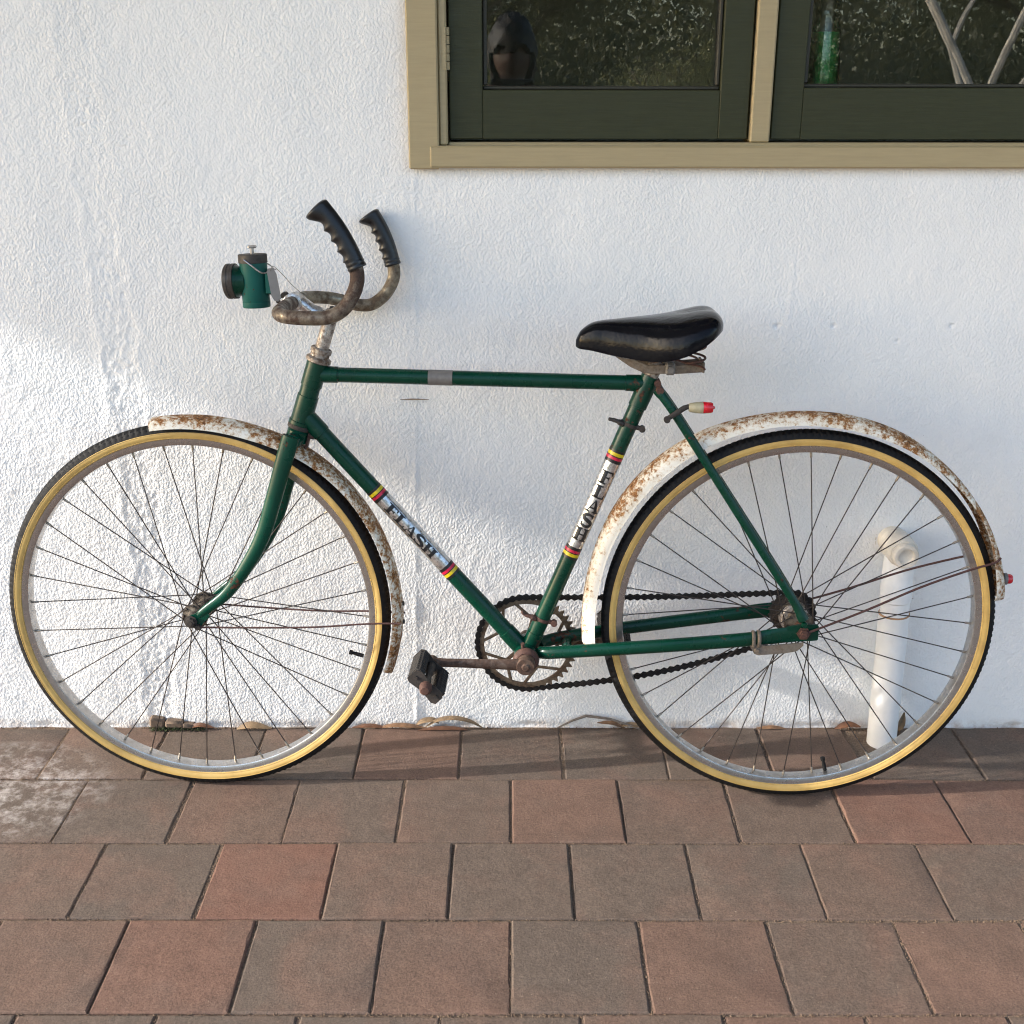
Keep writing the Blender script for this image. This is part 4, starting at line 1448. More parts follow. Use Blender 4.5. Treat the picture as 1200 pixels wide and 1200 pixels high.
# --- transmission
CY = 0.046
CRC = v3((0.0548, CY, 0.2715))
NT_, PR = 45, 45 * 0.0127 / (2 * math.pi)
def ring(m):
    n = NT_ * 8
    vs, fs = [], []
    for yy in (-0.0016, 0.0016):
        for k in range(n):
            a = 2 * math.pi * k / n
            ph = (k % 8) / 8
            ro = PR - 0.0042 + 0.0088 * max(0, 1 - abs(ph - 0.5) * 3.2) ** 0.7
            vs.append((math.cos(a) * ro, yy, math.sin(a) * ro))
        for k in range(n):
            a = 2 * math.pi * k / n
            vs.append((math.cos(a) * 0.0785, yy, math.sin(a) * 0.0785))
    for k in range(n):
        k2 = (k + 1) % n
        fs += [(k, k2, n + k2, n + k), (2 * n + k2, 2 * n + k, 3 * n + k, 3 * n + k2), (k2, k, 2 * n + k, 2 * n + k2), (n + k, n + k2, 3 * n + k2, 3 * n + k)]
    m.add([v3(p) + CRC for p in vs], fs)
    for k in range(5):
        a = R(-66 + 72 * k)
        d = v3((math.cos(a), 0, math.sin(a)))
        nd = CRC + d * 0.050
        m.tube([CRC + d * 0.016, nd], [0.0045, 0.0034], 8, flat=((0, 1, 0), 0.6))
        for da_ in (-27, 27):
            e = v3((math.cos(a + R(da_)), 0, math.sin(a + R(da_))))
            m.tube([nd, CRC + e * 0.0800], [0.0030, 0.0030], 8, flat=((0, 1, 0), 0.6))
    m.lathe([(-0.003, 0.012), (-0.003, 0.0215), (0.003, 0.0215), (0.003, 0.012)], CRC, (0, 1, 0), 24, closed=True)
    m.lathe([(-0.0022, 0.0785), (-0.0022, 0.0825), (0.0022, 0.0825), (0.0022, 0.0785)], CRC, (0, 1, 0), 64, closed=True)
part('chainring', M['ring_metal'], ring, smooth=30)
# sprocket cluster
SPC = v3((WB, 0.046, WR - 0.006))
SR = 0.0405
def cluster(m):
    for y, r in ((0.0385, 0.0335), (0.046, SR - 0.001), (0.053, 0.030)):
        n = 20 * 6
        prof = []
        vs, fs = [], []
        for yy in (-0.001, 0.001):
            for k in range(n):
                a = 2 * math.pi * k / n
                ro = r + 0.0022 * (1 if k % 6 in (2, 3) else -0.6)
                vs.append((WB + math.cos(a) * ro, y + yy, WR - 0.004 + math.sin(a) * ro))
        fs = [tuple(range(n))[::-1], tuple(range(n, 2 * n))] + [(k, (k + 1) % n, n + (k + 1) % n, n + k) for k in range(n)]
        m.add(vs, fs)
part('sprocket', M['dark_iron'], cluster, smooth=25)
part('freewheel', M['chrome_bright'], lambda m: (m.lathe([(0.012, 0.012), (0.012, 0.0225), (0.014, 0.0240), (0.034, 0.0240), (0.036, 0.0225), (0.036, 0.012)], (WB, 0, WR - 0.004), (0, 1, 0), 28),
     [m.lathe([(y_, 0.020), (y_, 0.0262), (y_ + 0.0022, 0.0262), (y_ + 0.0022, 0.020)], (WB, 0, WR - 0.004), (0, 1, 0), 28, closed=True) for y_ in (0.0165, 0.0220, 0.0275)]))
# chain path: ring -> lower run -> sprocket -> upper run
def chain_path():
    c1, r1 = np.array((CRC[0], CRC[2])), PR
    c2, r2 = np.array((SPC[0], SPC[2])), SR
    d = c2 - c1
    D_ = np.linalg.norm(d)
    base = math.atan2(d[1], d[0])
    off = math.acos((r1 - r2) / D_)
    pts = []
    at, ab = base + off, base - off
    top1 = c1 + r1 * np.array((math.cos(at), math.sin(at)))
    top2 = c2 + r2 * np.array((math.cos(at), math.sin(at)))
    bot1 = c1 + r1 * np.array((math.cos(ab), math.sin(ab)))
    bot2 = c2 + r2 * np.array((math.cos(ab), math.sin(ab)))
    for k in range(80):
        t = k / 80
        p = top2 * (1 - t) + top1 * t
        pts.append(p - np.array((0, 0.004)) * math.sin(math.pi * t))
    for k in range(80):
        a = at + (2 * math.pi - 2 * off) * k / 80
        pts.append(c1 + r1 * np.array((math.cos(a), math.sin(a))))
    for k in range(80):
        t = k / 80
        p = bot1 * (1 - t) + bot2 * t
        pts.append(p - np.array((0, 0.020)) * math.sin(math.pi * t) ** 1.0)
    for k in range(40):
        a = ab + 2 * off * k / 40
        pts.append(c2 + r2 * np.array((math.cos(a), math.sin(a))))
    return np.array(pts)


def chain(m):
    P = chain_path()
    Q = np.vstack([P, P[:1]])
    s = np.concatenate([[0], np.cumsum(np.linalg.norm(np.diff(Q, axis=0), axis=1))])
    n = int(round(s[-1] / 0.0127 / 2)) * 2
    tt = np.linspace(0, s[-1], n + 1)[:-1]
    J = np.stack([np.interp(tt, s, Q[:, 0]), np.interp(tt, s, Q[:, 1])], -1)
    for i in range(n):
        a, b = J[i], J[(i + 1) % n]
        u = (b - a) / np.linalg.norm(b - a)
        w = np.array((-u[1], u[0]))
        L = np.linalg.norm(b - a)
        outer = i % 2 == 0
        prof = []
        for k in range(7):
            t = math.pi / 2 + math.pi * k / 6
            prof.append((0.0052 * math.cos(t), 0.0052 * math.sin(t)))
        prof += [(L * 0.5, -0.0025)]
        for k in range(7):
            t = -math.pi / 2 + math.pi * k / 6
            prof.append((L + 0.0052 * math.cos(t), 0.0052 * math.sin(t)))
        prof += [(L * 0.5, 0.0025)]
        for sgn in (-1, 1):
            y0 = CY + sgn * (0.0036 if outer else 0.0024) - 0.0005
            m.prism(prof, (a[0], y0, a[1]), (u[0], 0, u[1]), (w[0], 0, w[1]), (0, 0.0010, 0))
        m.tube([(a[0], CY - 0.0046, a[1]), (a[0], CY + 0.0046, a[1])], 0.0027, 8)
part('chain', M['chain_steel'], chain, smooth=0)
# cranks
def crank(s, end):
    y0, y1 = -0.058 * s, -0.068 * s
    def f(m):
        a = BBC + v3((0, y0, 0))
        e = v3(end)
        d = nrm(e - a)
        P = [lerp(a, e, t) for t in (0.0, 0.10, 0.2, 0.5, 0.85, 0.95, 1.03)]
        m.tube(P, [0.0105, 0.0110, 0.0098, 0.0086, 0.0080, 0.0088, 0.0070], 16, flat=((0, 1, 0), 0.62))
        m.lathe([(-0.010, 0.010), (-0.010, 0.0150), (-0.007, 0.0165), (0.008, 0.0165), (0.012, 0.0150), (0.012, 0.001)], a, (0, s, 0), 28)
        m.lathe([(-0.0135, 0.001), (-0.0135, 0.0052), (-0.0100, 0.0072), (-0.009, 0.0085)], a, (0, s, 0), 20)
        m.lathe([(-0.0085, 0.001), (-0.0085, 0.0105), (0.0085, 0.0105), (0.0085, 0.001)], e, (0, 1, 0), 20)
    return f
for s, end in ((1, (-0.1080, -0.072, 0.2830)), (-1, (0.2190, 0.074, 0.2660))):
    ck = part('crank', M['crank_rust'], crank(s, end))
    e = v3(end)
    pd = nrm((0.70, 0, -0.714))
    pn = nrm((0.714, 0, 0.70))
    ped = empty('pedal', tuple(e), bike)
    for sg in (-1, 1):
        def block(m):
            c = v3((0, -0.057 * s, 0)) + pd * 0.0235 * sg
            m.box(c, (0.0165, 0.082, 0.0285), (pd, (0, 1, 0), pn), 0.004)
            for k in range(9):
                for face in (-1, 1):
                    m.box(c + v3((0, (k - 4) * 0.0086, 0)) + pd * 0.0086 * face, (0.0022, 0.0046, 0.022), (pd, (0, 1, 0), pn), 0.0008)
                    m.box(c + v3((0, (k - 4) * 0.0086, 0)) + pn * 0.0146 * face, (0.013, 0.0046, 0.0020), (pd, (0, 1, 0), pn), 0.0008)
        part('rubber_block', M['pedal_rubber'], block, ped, 25)
    for yy in (-0.1005, -0.0145):
        def plate(m):
            c = v3((0, yy * s, 0))
            poly = [(-0.0330, -0.011), (-0.0330, 0.010), (-0.026, 0.0145), (-0.014, 0.0135), (0, 0.0095), (0.014, 0.0120), (0.026, 0.0120), (0.0330, 0.006), (0.0330, -0.010), (0.026, -0.0145), (0.014, -0.0125), (0, -0.0105), (-0.014, -0.0125), (-0.026, -0.0140)]
            m.prism(poly, c - v3((0, 0.0011, 0)), pd, pn, (0, 0.0022, 0))
            for q in (-0.0235, 0.0235):
                m.lathe([(-0.004, 0.001), (-0.004, 0.0035), (0.004, 0.0035), (0.004, 0.001)], c + pd * q, (0, 1, 0), 8)
        part('end_plate', M['dark_iron'], plate, ped, 25)
    part('dust_cap', M['brown_rust'], lambda m: m.lathe([(-0.118, 0.001), (-0.1175, 0.0065), (-0.1140, 0.0095), (-0.1010, 0.0110), (-0.1010, 0.001)], (0, 0, 0), (0, s, 0), 20), ped)
    part('pedal_axle', M['dark_iron'], lambda m: m.lathe([(-0.100, 0.0075), (-0.055, 0.0060), (-0.018, 0.0085), (0.004, 0.0060)], (0, 0, 0), (0, s, 0), 16), ped)

# --- wheels
def tyre_shape():
    """Gum-wall roadster tyre: tan sidewall, black shoulder and file tread cut by slanted grooves."""
    m = MB()
    prof = [(-0.0115, 0.3165), (-0.0140, 0.3200), (-0.0163, 0.3245), (-0.0172, 0.3290), (-0.0166, 0.3308),
            (-0.0164, 0.3313), (-0.0150, 0.3372), (-0.0125, 0.3407), (-0.0085, 0.3435), (-0.0040, 0.3449), (0.0, 0.3453)]
    prof = prof + [(-a, b) for a, b in prof[-2::-1]]
    nk, per = 190, 4
    n = nk * per
    k_of = {}
    blk = len(prof)

    def fn(i, k):
        y, r = prof[i]
        if r < 0.3360:
            return 0.0
        ph = (k + (2.0 if abs(y) < 0.010 else 0.0) + abs(y) * 120) % per
        return -0.0021 if (ph < 1.3 and abs(y) > 0.0035) else 0.0
    mats = [0 if (prof[i][1] + prof[i + 1][1]) / 2 < 0.3310 else 1 for i in range(len(prof) - 1)] + [0]
    m.lathe(prof, (0, 0, 0), (0, 1, 0), n, closed=True, mats=mats, fn=fn)
    # moulded bead line and rib on the tan wall
    for sgn in (-1, 1):
        m.lathe([(sgn * 0.0168, 0.3301), (sgn * 0.0177, 0.3305), (sgn * 0.0175, 0.3312), (sgn * 0.0160, 0.3315)], (0, 0, 0), (0, 1, 0), 180, mat=0, caps=False)
        m.lathe([(sgn * 0.0138, 0.3196), (sgn * 0.0150, 0.3202), (sgn * 0.0152, 0.3212), (sgn * 0.0146, 0.3216)], (0, 0, 0), (0, 1, 0), 180, mat=0, caps=False)
    return mesh_of(m, 'tyre', [M['gum_wall'], M['black_rubber']], 30)


TYRE = tyre_shape()
mb = MB()
rp = [(-0.0118, 0.3192), (-0.0130, 0.3196), (-0.0136, 0.3188), (-0.0132, 0.3172), (-0.0130, 0.3092), (-0.0122, 0.3078), (-0.0100, 0.3070), (-0.0030, 0.3066)]
rp = rp + [(-a, b) for a, b in rp[::-1]] + [(0.0108, 0.3150), (0.0060, 0.3110), (-0.0060, 0.3110), (-0.0108, 0.3150)]
mb.lathe(rp, (0, 0, 0), (0, 1, 0), 200, closed=True)
RIM = mesh_of(mb, 'rim', M['rim_metal'], 40)
SPOKES = {}


def spoke_mesh(L):
    key = round(L, 4)
    if key not in SPOKES:
        m = MB()
        m.tube([(0, 0, 0), (0, 0, L - 0.011)], 0.00105, 7)
        m.tube([(0, 0, L - 0.012), (0, 0, L - 0.0105), (0, 0, L)], [0.0014, 0.0020, 0.0023], 8, mat=1)
        m.tube([(0, 0.0, -0.001), (0, 0.0, 0.001)], 0.0022, 7)
        SPOKES[key] = mesh_of(m, 'spoke', [M['spoke_steel'], M['nipple_brass']], 40)
    return SPOKES[key]


def make_wheel(x, phase, rear, label):
    w = empty('wheel', (x, 0, WR), bike)
    w['label'] = label
    for nm, me in (('tyre', TYRE), ('rim', RIM)):
        o = bpy.data.objects.new(nm, me)
        COL.objects.link(o)
        o.parent = w
    rf = 0.0235 if rear else 0.0195
    fy = (0.0300, 0.0210) if rear else (0.0310, 0.0310)         # near and far flange
    part('hub', M['hub_metal'], lambda m: (m.lathe([(-fy[0] - 0.004, 0.010), (-fy[0] - 0.0015, rf * 0.72), (-fy[0] - 0.0014, rf + 0.0035), (-fy[0] + 0.0014, rf + 0.0035), (-fy[0] + 0.003, rf * 0.6), (-0.010, rf * 0.48),
         (0.006, rf * 0.48), (fy[1] - 0.003, rf * 0.6), (fy[1] - 0.0014, rf + 0.0035), (fy[1] + 0.0014, rf + 0.0035), (fy[1] + 0.0015, rf * 0.72), (fy[1] + 0.004, 0.010)], (0, 0, 0), (0, 1, 0), 36)), w)
    ye = 0.0745 if rear else 0.0670
    part('axle', M['brown_rust'] if rear else M['dark_iron'], lambda m: (m.tube([(0, -ye, 0), (0, ye, 0)], 0.0046, 12),
         [m.lathe([(ye - 0.0095, 0.001), (ye - 0.0095, 0.0120), (ye - 0.0080, 0.0120), (ye - 0.0078, 0.0088), (ye - 0.0015, 0.0084), (ye - 0.001, 0.005)], (0, 0, 0), (0, q, 0), 6 if rear else 8) for q in (-1, 1)],
         [m.lathe([(0.034, 0.0110), (0.040, 0.0100), (0.046, 0.0080), (0.052, 0.0080)], (0, 0, 0), (0, q, 0), 16) for q in (-1, 1)]), w)
    for i in range(36):
        a = R(phase + 10 * i)
        side = i % 2
        lead = (i // 2) % 2
        hang = a + R(74 if lead else -74)
        yh = (-fy[0] if side == 0 else fy[1]) + (0.0022 if lead else -0.0022)
        h = Vector((math.cos(hang) * rf, yh, math.sin(hang) * rf))
        e = Vector((math.cos(a) * 0.3080, -0.0022 if side == 0 else 0.0022, math.sin(a) * 0.3080))
        d = e - h
        o = bpy.data.objects.new('spoke', spoke_mesh(d.length))
        COL.objects.link(o)
        o.parent = w
        q = d.to_track_quat('Z', 'Y')
        o.matrix_basis = Matrix.Translation(h) @ q.to_matrix().to_4x4()
    av = R(-16 if not rear else -76)
    c, s_ = math.cos(av), math.sin(av)
    part('valve', M['black_rubber'], lambda m: m.tube([(c * r_, 0, s_ * r_) for r_ in (0.305, 0.2905, 0.290, 0.284, 0.2838, 0.2785, 0.2778)], [0.0036, 0.0036, 0.0030, 0.0030, 0.0044, 0.0044, 0.0030], 12), w)
    return w


make_wheel(-WB, 8.3, False, 'front wheel, half covered by its mudguard')
make_wheel(WB, 9.5, True, 'rear wheel with the sprocket and chain')

# --- mudguards
def guard(m, cx, tab, edge_tab, hwid=0.0260):
    depth = 1.0
    EA = np.array([t[0] for t in edge_tab][::-1], float)
    ER = np.array([t[1] for t in edge_tab][::-1], float)
    A = np.array([t[0] for t in tab][::-1], float)
    Rr = np.array([t[1] for t in tab][::-1], float)
    a0, a1 = tab[0][0], tab[-1][0]
    n = 110
    U = np.linspace(-1, 1, 25)
    vs = []
    k = 0
    prof_o = []
    for u in U:
        prof_o.append((hwid * math.sin(u * math.pi / 2) ** 1 if True else 0, -depth * (1 - math.cos(abs(u) ** 1.15 * math.pi / 2)) ** 1.0 ))
    # (across, share of the depth, fixed offset): outer skin with a raised bead, rolled edges, inner skin
    bead = lambda u: 0.0009 if abs(u) < 0.05 else (0.0006 if 0.40 < abs(u) < 0.48 else 0.0)
    prof = [(y, z, bead(u)) for (y, z), u in zip(prof_o, U)] + [(hwid * 1.02, -1.0, -0.0012), (hwid * 0.955, -1.0, -0.0012)]
    prof += [(y * 0.955, z, -0.0012) for y, z in prof_o][::-1] + [(-hwid * 0.955, -1.0, -0.0012), (-hwid * 1.02, -1.0, -0.0012)]
    np_ = len(prof)
    for i in range(n + 1):
        a = a0 + (a1 - a0) * i / n
        r = np.interp(a, A, Rr)
        t = i / n
        taper = 1.0
        if t > 0.975:
            q = (t - 0.975) / 0.025
            taper = math.sqrt(max(0.0, 1 - q * q)) * 0.55 + 0.45
        dep = r - np.interp(a, EA, ER)
        for y, z, k0 in prof:
            rr = r + z * dep + k0
            vs.append((cx + math.cos(R(a)) * rr, y * taper, WR + math.sin(R(a)) * rr))
    fs = []
    for i in range(n):
        for j in range(np_):
            fs.append((i * np_ + j, i * np_ + (j + 1) % np_, (i + 1) * np_ + (j + 1) % np_, (i + 1) * np_ + j))
    fs.append(tuple(range(np_)))
    fs.append(tuple(n * np_ + j for j in range(np_))[::-1])
    m.add(vs, fs)


def smooth_tab(tab):
    xs = [t[0] for t in tab]
    P = spline([(a, r) for a, r in tab], 6)
    return [(p[0], p[1]) for p in P]


REAR_TAB = [(187.3, 0.3800), (176, 0.3790), (167, 0.3798), (157, 0.3830), (149, 0.3860), (140, 0.3880), (130, 0.3885), (120, 0.3862), (107, 0.3800), (93, 0.3756), (79, 0.3746), (65, 0.3725), (53, 0.3675), (38, 0.3642), (27, 0.3620), (15, 0.3612), (7.6, 0.3600)]
REAR_EDGE = [(187.3, 0.3592), (176, 0.3580), (167, 0.3576), (157, 0.3600), (135, 0.3625), (116, 0.3638), (105, 0.3610), (94, 0.3582), (80, 0.3552), (69, 0.3552), (52, 0.3545), (38, 0.3550), (30, 0.3535), (23, 0.3490), (15, 0.3440), (7.6, 0.3410)]
FRONT_TAB = [(99.5, 0.3572), (90, 0.3580), (80, 0.3596), (71, 0.3606), (62, 0.3640), (54, 0.3668), (44, 0.3672), (33, 0.3668), (20, 0.3664), (9, 0.3664), (0, 0.3672), (-10, 0.3645), (-18.5, 0.3630)]
FRONT_EDGE = [(99.5, 0.3402), (83, 0.3402), (71, 0.3415), (60, 0.3470), (54, 0.3508), (44, 0.3540), (35, 0.3552), (23, 0.3552), (10, 0.3535), (0, 0.3520), (-10, 0.3508), (-18.5, 0.3490)]
mg = part('mudguard', M['guard_front'], lambda m: guard(m, -WB, smooth_tab(FRONT_TAB), smooth_tab(FRONT_EDGE)), smooth=50)
mg['label'] = 'front mudguard, white enamel heavily rusted'


def pol(cx, a, r, y):
    return v3((cx + math.cos(R(a)) * r, y, WR + math.sin(R(a)) * r))


for s in (-1, 1):
    f0 = v3((-0.5215, 0.0575 * s, 0.3355))
    e = pol(-WB, -1.5, 0.352, 0.0270 * s)
    P = spline([f0, lerp(f0, e, 0.3) + v3((0, 0, -0.003)), lerp(f0, e, 0.6) + v3((0, 0, -0.004)), lerp(f0, e, 0.85), e, pol(-WB, -1.5, 0.367, 0.0275 * s)], 5)
    part('guard_stay', M['rod_rust'], lambda m: m.tube(P, 0.0018, 8), mg)
part('guard_bolt', M['dark_iron'], lambda m: (m.lathe([(-0.003, 0.001), (-0.003, 0.0045), (0.003, 0.0045), (0.004, 0.001)], pol(-WB, 3.0, 0.3665, 0), (1, 0, 0.05), 8), m.lathe([(-0.003, 0.001), (-0.003, 0.0045), (0.003, 0.0045), (0.004, 0.001)], pol(-WB, -2.5, 0.3665, 0), (1, 0, 0), 8)), mg)
part('crown_tab', M['brown_rust'], lambda m: (m.box(v3((-0.3220, 0, 0.6630)), (0.004, 0.018, 0.040), (nrm((ha[2], 0, -ha[0])), (0, 1, 0), ha), 0.001), m.lathe([(-0.004, 0.001), (-0.004, 0.0055), (0.005, 0.0055), (0.006, 0.001)], (-0.3160, -0.004, 0.6700), (1, 0, -0.3), 8)), mg)
mg = part('mudguard', M['guard_rear'], lambda m: guard(m, WB, smooth_tab(REAR_TAB), smooth_tab(REAR_EDGE)), smooth=50)
mg['label'] = 'rear mudguard, white enamel with brown rust'
for s in (-1, 1):
    f0 = v3((0.5380, 0.0690 * s, 0.3480))
    e = pol(WB, 20.5, 0.345, 0.0275 * s)
    P = spline([f0, lerp(f0, e, 0.3) + v3((0, 0, 0.001)), lerp(f0, e, 0.6) + v3((0, 0, 0.006)), lerp(f0, e, 0.85) + v3((0, 0, 0.004)), e, pol(WB, 21.0, 0.358, 0.024 * s)], 5)
    part('guard_stay', M['rod_rust'], lambda m: m.tube(P, 0.0021, 8), mg)
part('guard_bolt', M['dark_iron'], lambda m: [m.lathe([(-0.003, 0.001), (-0.003, 0.0045), (0.003, 0.0045), (0.004, 0.001)], pol(WB, a_, 0.3600, 0), (1, 0, 0.4), 8) for a_ in (27.5, 21.5)], mg)
rx = nrm((math.cos(R(13.5)), 0, math.sin(R(13.5)) - 0.25))
part('reflector', M['red_plastic'], lambda m: m.lathe([(0.008, 0.0090), (0.0145, 0.0088), (0.0175, 0.0070), (0.0182, 0.001)], pol(WB, 13.3, 0.3590, 0.0), rx, 24), mg)
part('reflector_rim', M['tape_grey'], lambda m: m.lathe([(-0.004, 0.004), (0.002, 0.0055), (0.003, 0.0102), (0.0082, 0.0104), (0.0084, 0.0091)], pol(WB, 13.3, 0.3590, 0.0), rx, 24), mg)

# --- tail lamp on the near seat stay
tail = empty('tail_lamp', (0.318, -0.036, 0.7325), bike)
part('lamp_arm', M['dark_iron'], lambda m: (m.tube([v3((-0.0315, -0.004, -0.0190)), v3((-0.004, -0.004, 0.0)), v3((0.004, -0.002, 0.0025))], [0.0042, 0.0048, 0.0040], 12, flat=((0, 1, 0), 0.6)), m.lathe([(-0.004, 0.001), (-0.004, 0.0055), (0.004, 0.0055), (0.004, 0.001)], (-0.0315, -0.006, -0.0195), (0, 1, 0), 12)), tail)
ta2 = nrm((1, 0, 0.01))
part('lamp_body', M['cream_plastic'], lambda m: m.lathe([(0.004, 0.001), (0.004, 0.0062), (0.006, 0.0075), (0.016, 0.0092), (0.0270, 0.0100), (0.0275, 0.0095)], (0, 0, 0), ta2, 24), tail)
part('lamp_lens', M['red_plastic'], lambda m: m.lathe([(0.0272, 0.0093), (0.0280, 0.0098), (0.0400, 0.0093), (0.0435, 0.0080), (0.0440, 0.0035), (0.0470, 0.0018), (0.0475, 0.0004)], (0, 0, 0), ta2, 24), tail)

# ------------------------------------------------------------------ paper tag hanging from the lamp
Mx = Matrix.Translation((-0.02895, -0.2222, 0.0)) @ Matrix.Rotation(R(-2.0533), 4, 'Z') @ Matrix.Rotation(R(-3.43), 4, 'X')
tg = empty('hang_tag')
tg.matrix_world = Mx @ Matrix.Translation((-0.3640, -0.0300, 0.9540))
tag(tg, 'small grey tag on a string hanging beside the green headlamp', 'tag')
def tagshape(m):
    c, s_ = math.cos(0.18), math.sin(0.18)
    m.prism([(-0.0050, 0.0), (0.0035, 0.001), (0.0085, -0.009), (0.0145, -0.0480), (0.0095, -0.0530), (0.0035, -0.0515), (-0.0010, -0.0440), (-0.0065, -0.0060)], (0, 0, 0), (1, 0.15, 0), (0, 0.06, 1), (0, 0.0006, 0))
part('card', M['tag_card'], tagshape, tg, 0)
part('string', M['string_fibre'], lambda m: m.tube(spline([(-0.001, -0.002, -0.004), (0.002, -0.0015, 0.003), (0.006, 0.0, 0.0025), (0.018, 0.004, -0.010), (0.030, 0.010, -0.026), (0.043, 0.018, -0.0400), (0.052, 0.024, -0.0455)], 5), 0.00055, 6), tg)

# ------------------------------------------------------------------ the yard behind the viewer (it shades the wall and shows in the panes)
roof = empty('house_eave', (0, 0, 2.5))
tag(roof, 'wide eave of the house above the window, outside the picture', 'roof')
RX0 = -4.72
mb = MB()
mb.box((RX0 / 2 + 3.5, -0.62, 0.06), (7.0 - RX0, 1.24, 0.05))
o = mb.build('roof_sheet', M['roof_under'], roof, smooth=0)
o.location.x = 0.0
for k in range(9):
    mb = MB()
    mb.box((RX0 + 0.03 + k * 1.42, -0.61, -0.010), (0.045, 1.20, 0.085), bev=0.003)
    mb.build('rafter', M['cream_timber'], roof, smooth=0)
mb = MB()
mb.box((RX0 / 2 + 3.5, -1.26, 0.02), (7.0 - RX0, 0.035, 0.15), bev=0.003)
mb.build('fascia', M['cream_timber'], roof, smooth=0)


def leaf_cloud(P, size, width, rn):
    """One lens-shaped quad for each point, hanging at random."""
    n = len(P)
    a, b = rn.uniform(0, 6.283, n), rn.uniform(0.2, 1.3, n)
    L = (size * rn.uniform(0.7, 1.4, n))[:, None]
    d = np.stack([np.cos(a) * np.cos(b), np.sin(a) * np.cos(b), -np.sin(b)], -1)
    w = np.cross(d, rn.standard_normal((n, 3)))
    w = w / (np.linalg.norm(w, axis=1)[:, None] + 1e-9) * L * width
    return np.stack([P, P + d * L * 0.45 + w, P + d * L, P + d * L * 0.45 - w], 1)


def mesh_from_quads(name, Q, mat):
    me = bpy.data.meshes.new(name)
    n = len(Q)
    me.vertices.add(n * 4)
    me.vertices.foreach_set('co', Q.reshape(-1))
    me.loops.add(n * 4)
    me.loops.foreach_set('vertex_index', np.arange(n * 4, dtype=np.int32))
    me.polygons.add(n)
    me.polygons.foreach_set('loop_start', np.arange(0, n * 4, 4, dtype=np.int32))
    me.update(calc_edges=True)
    me.materials.append(mat)
    o = bpy.data.objects.new(name, me)
    COL.objects.link(o)
    return o


def tree(loc, h, spread, nleaf, bark, leafmat, label, fork, seed, low=0.25, leaf=0.042):
    g = random.Random(seed)
    root = empty('gum_tree', loc)
    tag(root, label, 'tree', 'gum trees in the yard behind the viewer')
    tm = MB()
    tips = []

    def grow(p, d, L, r, depth):
        pts = [p]
        dd = d
        for k in range(4):
            dd = nrm(dd + v3((g.gauss(0, 0.13), g.gauss(0, 0.13), g.gauss(0.03, 0.08))))
            pts.append(pts[-1] + dd * L / 4)
        tm.tube(pts, list(np.linspace(r, r * 0.6, 5)), 8 if depth < 2 else 5)
        if depth >= 2:
            tips.extend([pts[2], pts[3], pts[4]])
        if depth < 3:
            for k in range(3 if depth else 4):
                a = g.uniform(0, 6.28)
                t = g.choice((2, 3, 4))
                nd = nrm(dd * 0.75 + v3((math.cos(a), math.sin(a), g.uniform(-0.15, 0.5))) * (0.8 * spread))
                grow(pts[t], nd, (L * g.uniform(0.5, 0.72) if fork > 0.3 or depth else h * 0.45), r * (0.5 if fork > 0.3 else 0.66), depth + 1)
    grow(v3((0, 0, -0.1)), nrm((g.gauss(0, 0.12), g.gauss(0, 0.12), 1)), h * fork, h * (0.020 if fork > 0.3 else 0.0125), 0)
    rn = np.random.default_rng(seed)
    T = np.array(tips)[rn.integers(0, len(tips), nleaf)]
    P = T + (rn.standard_normal((nleaf, 3)) * 0.34 + (0, 0, -0.15)) * (h / 8) * 1.3
    if h < 4:
        P[:, 2] = 0.35 + (P[:, 2] - P[:, 2].min()) * 0.72
    P = P[P[:, 2] > h * low * 0.3]
    crown = leaf_cloud(P, leaf, 0.17, rn)
    tm.build('trunk', M[bark], root)
    cr = mesh_from_quads('crown', crown, M[leafmat])
    cr.parent = root
    return root


TREES = [((-0.5, -10.0, 0), 3.6, 1.1, 9000, 'bark_dark', 'shrub_leaf', 'bushy olive tree mirrored in the left pane', 0.36),
         ((2.0, -11.5, 0), 3.8, 1.1, 9000, 'bark_dark', 'shrub_leaf', 'dense green tree mirrored at the left pane edge', 0.36),
         ((5.2, -11.5, 0), 5.5, 0.60, 1200, 'bark_pale', 'gum_leaf', 'white-barked gum mirrored in the right pane', 0.22),
         ((6.6, -12.5, 0), 5.5, 0.65, 1200, 'bark_pale', 'gum_leaf', 'second white-barked gum, beside the first', 0.20),
         ((4.4, -21.0, 0), 6.0, 1.0, 60000, 'bark_dark', 'gum_leaf', 'dark spreading gum behind the white-barked pair', 0.40),
         ((9.5, -20.0, 0), 6.0, 1.0, 60000, 'bark_dark', 'gum_leaf', 'dark gum farthest along the yard', 0.40),
         ((-6.0, -19.0, 0), 6.0, 0.9, 30000, 'bark_pale', 'gum_leaf', 'tall pale gum beyond the olive tree', 0.40),
         ((0.4, -22.0, 0), 6.0, 1.0, 60000, 'bark_dark', 'gum_leaf', 'broad gum at the back of the yard', 0.40)]
for i, t in enumerate(TREES):
    tree(*t, 40 + i)
# low scrub along the yard edge
rn = np.random.default_rng(77)
P = np.stack([rn.uniform(-16, 24, 75000), rn.uniform(-36, -24, 75000), 4.0 * rn.beta(1.0, 1.5, 75000)], -1)
tag(mesh_from_quads('undergrowth', leaf_cloud(P, 0.20, 0.3, rn), M['gum_leaf']), 'scrubby undergrowth at the far side of the yard', 'undergrowth', kind='stuff')
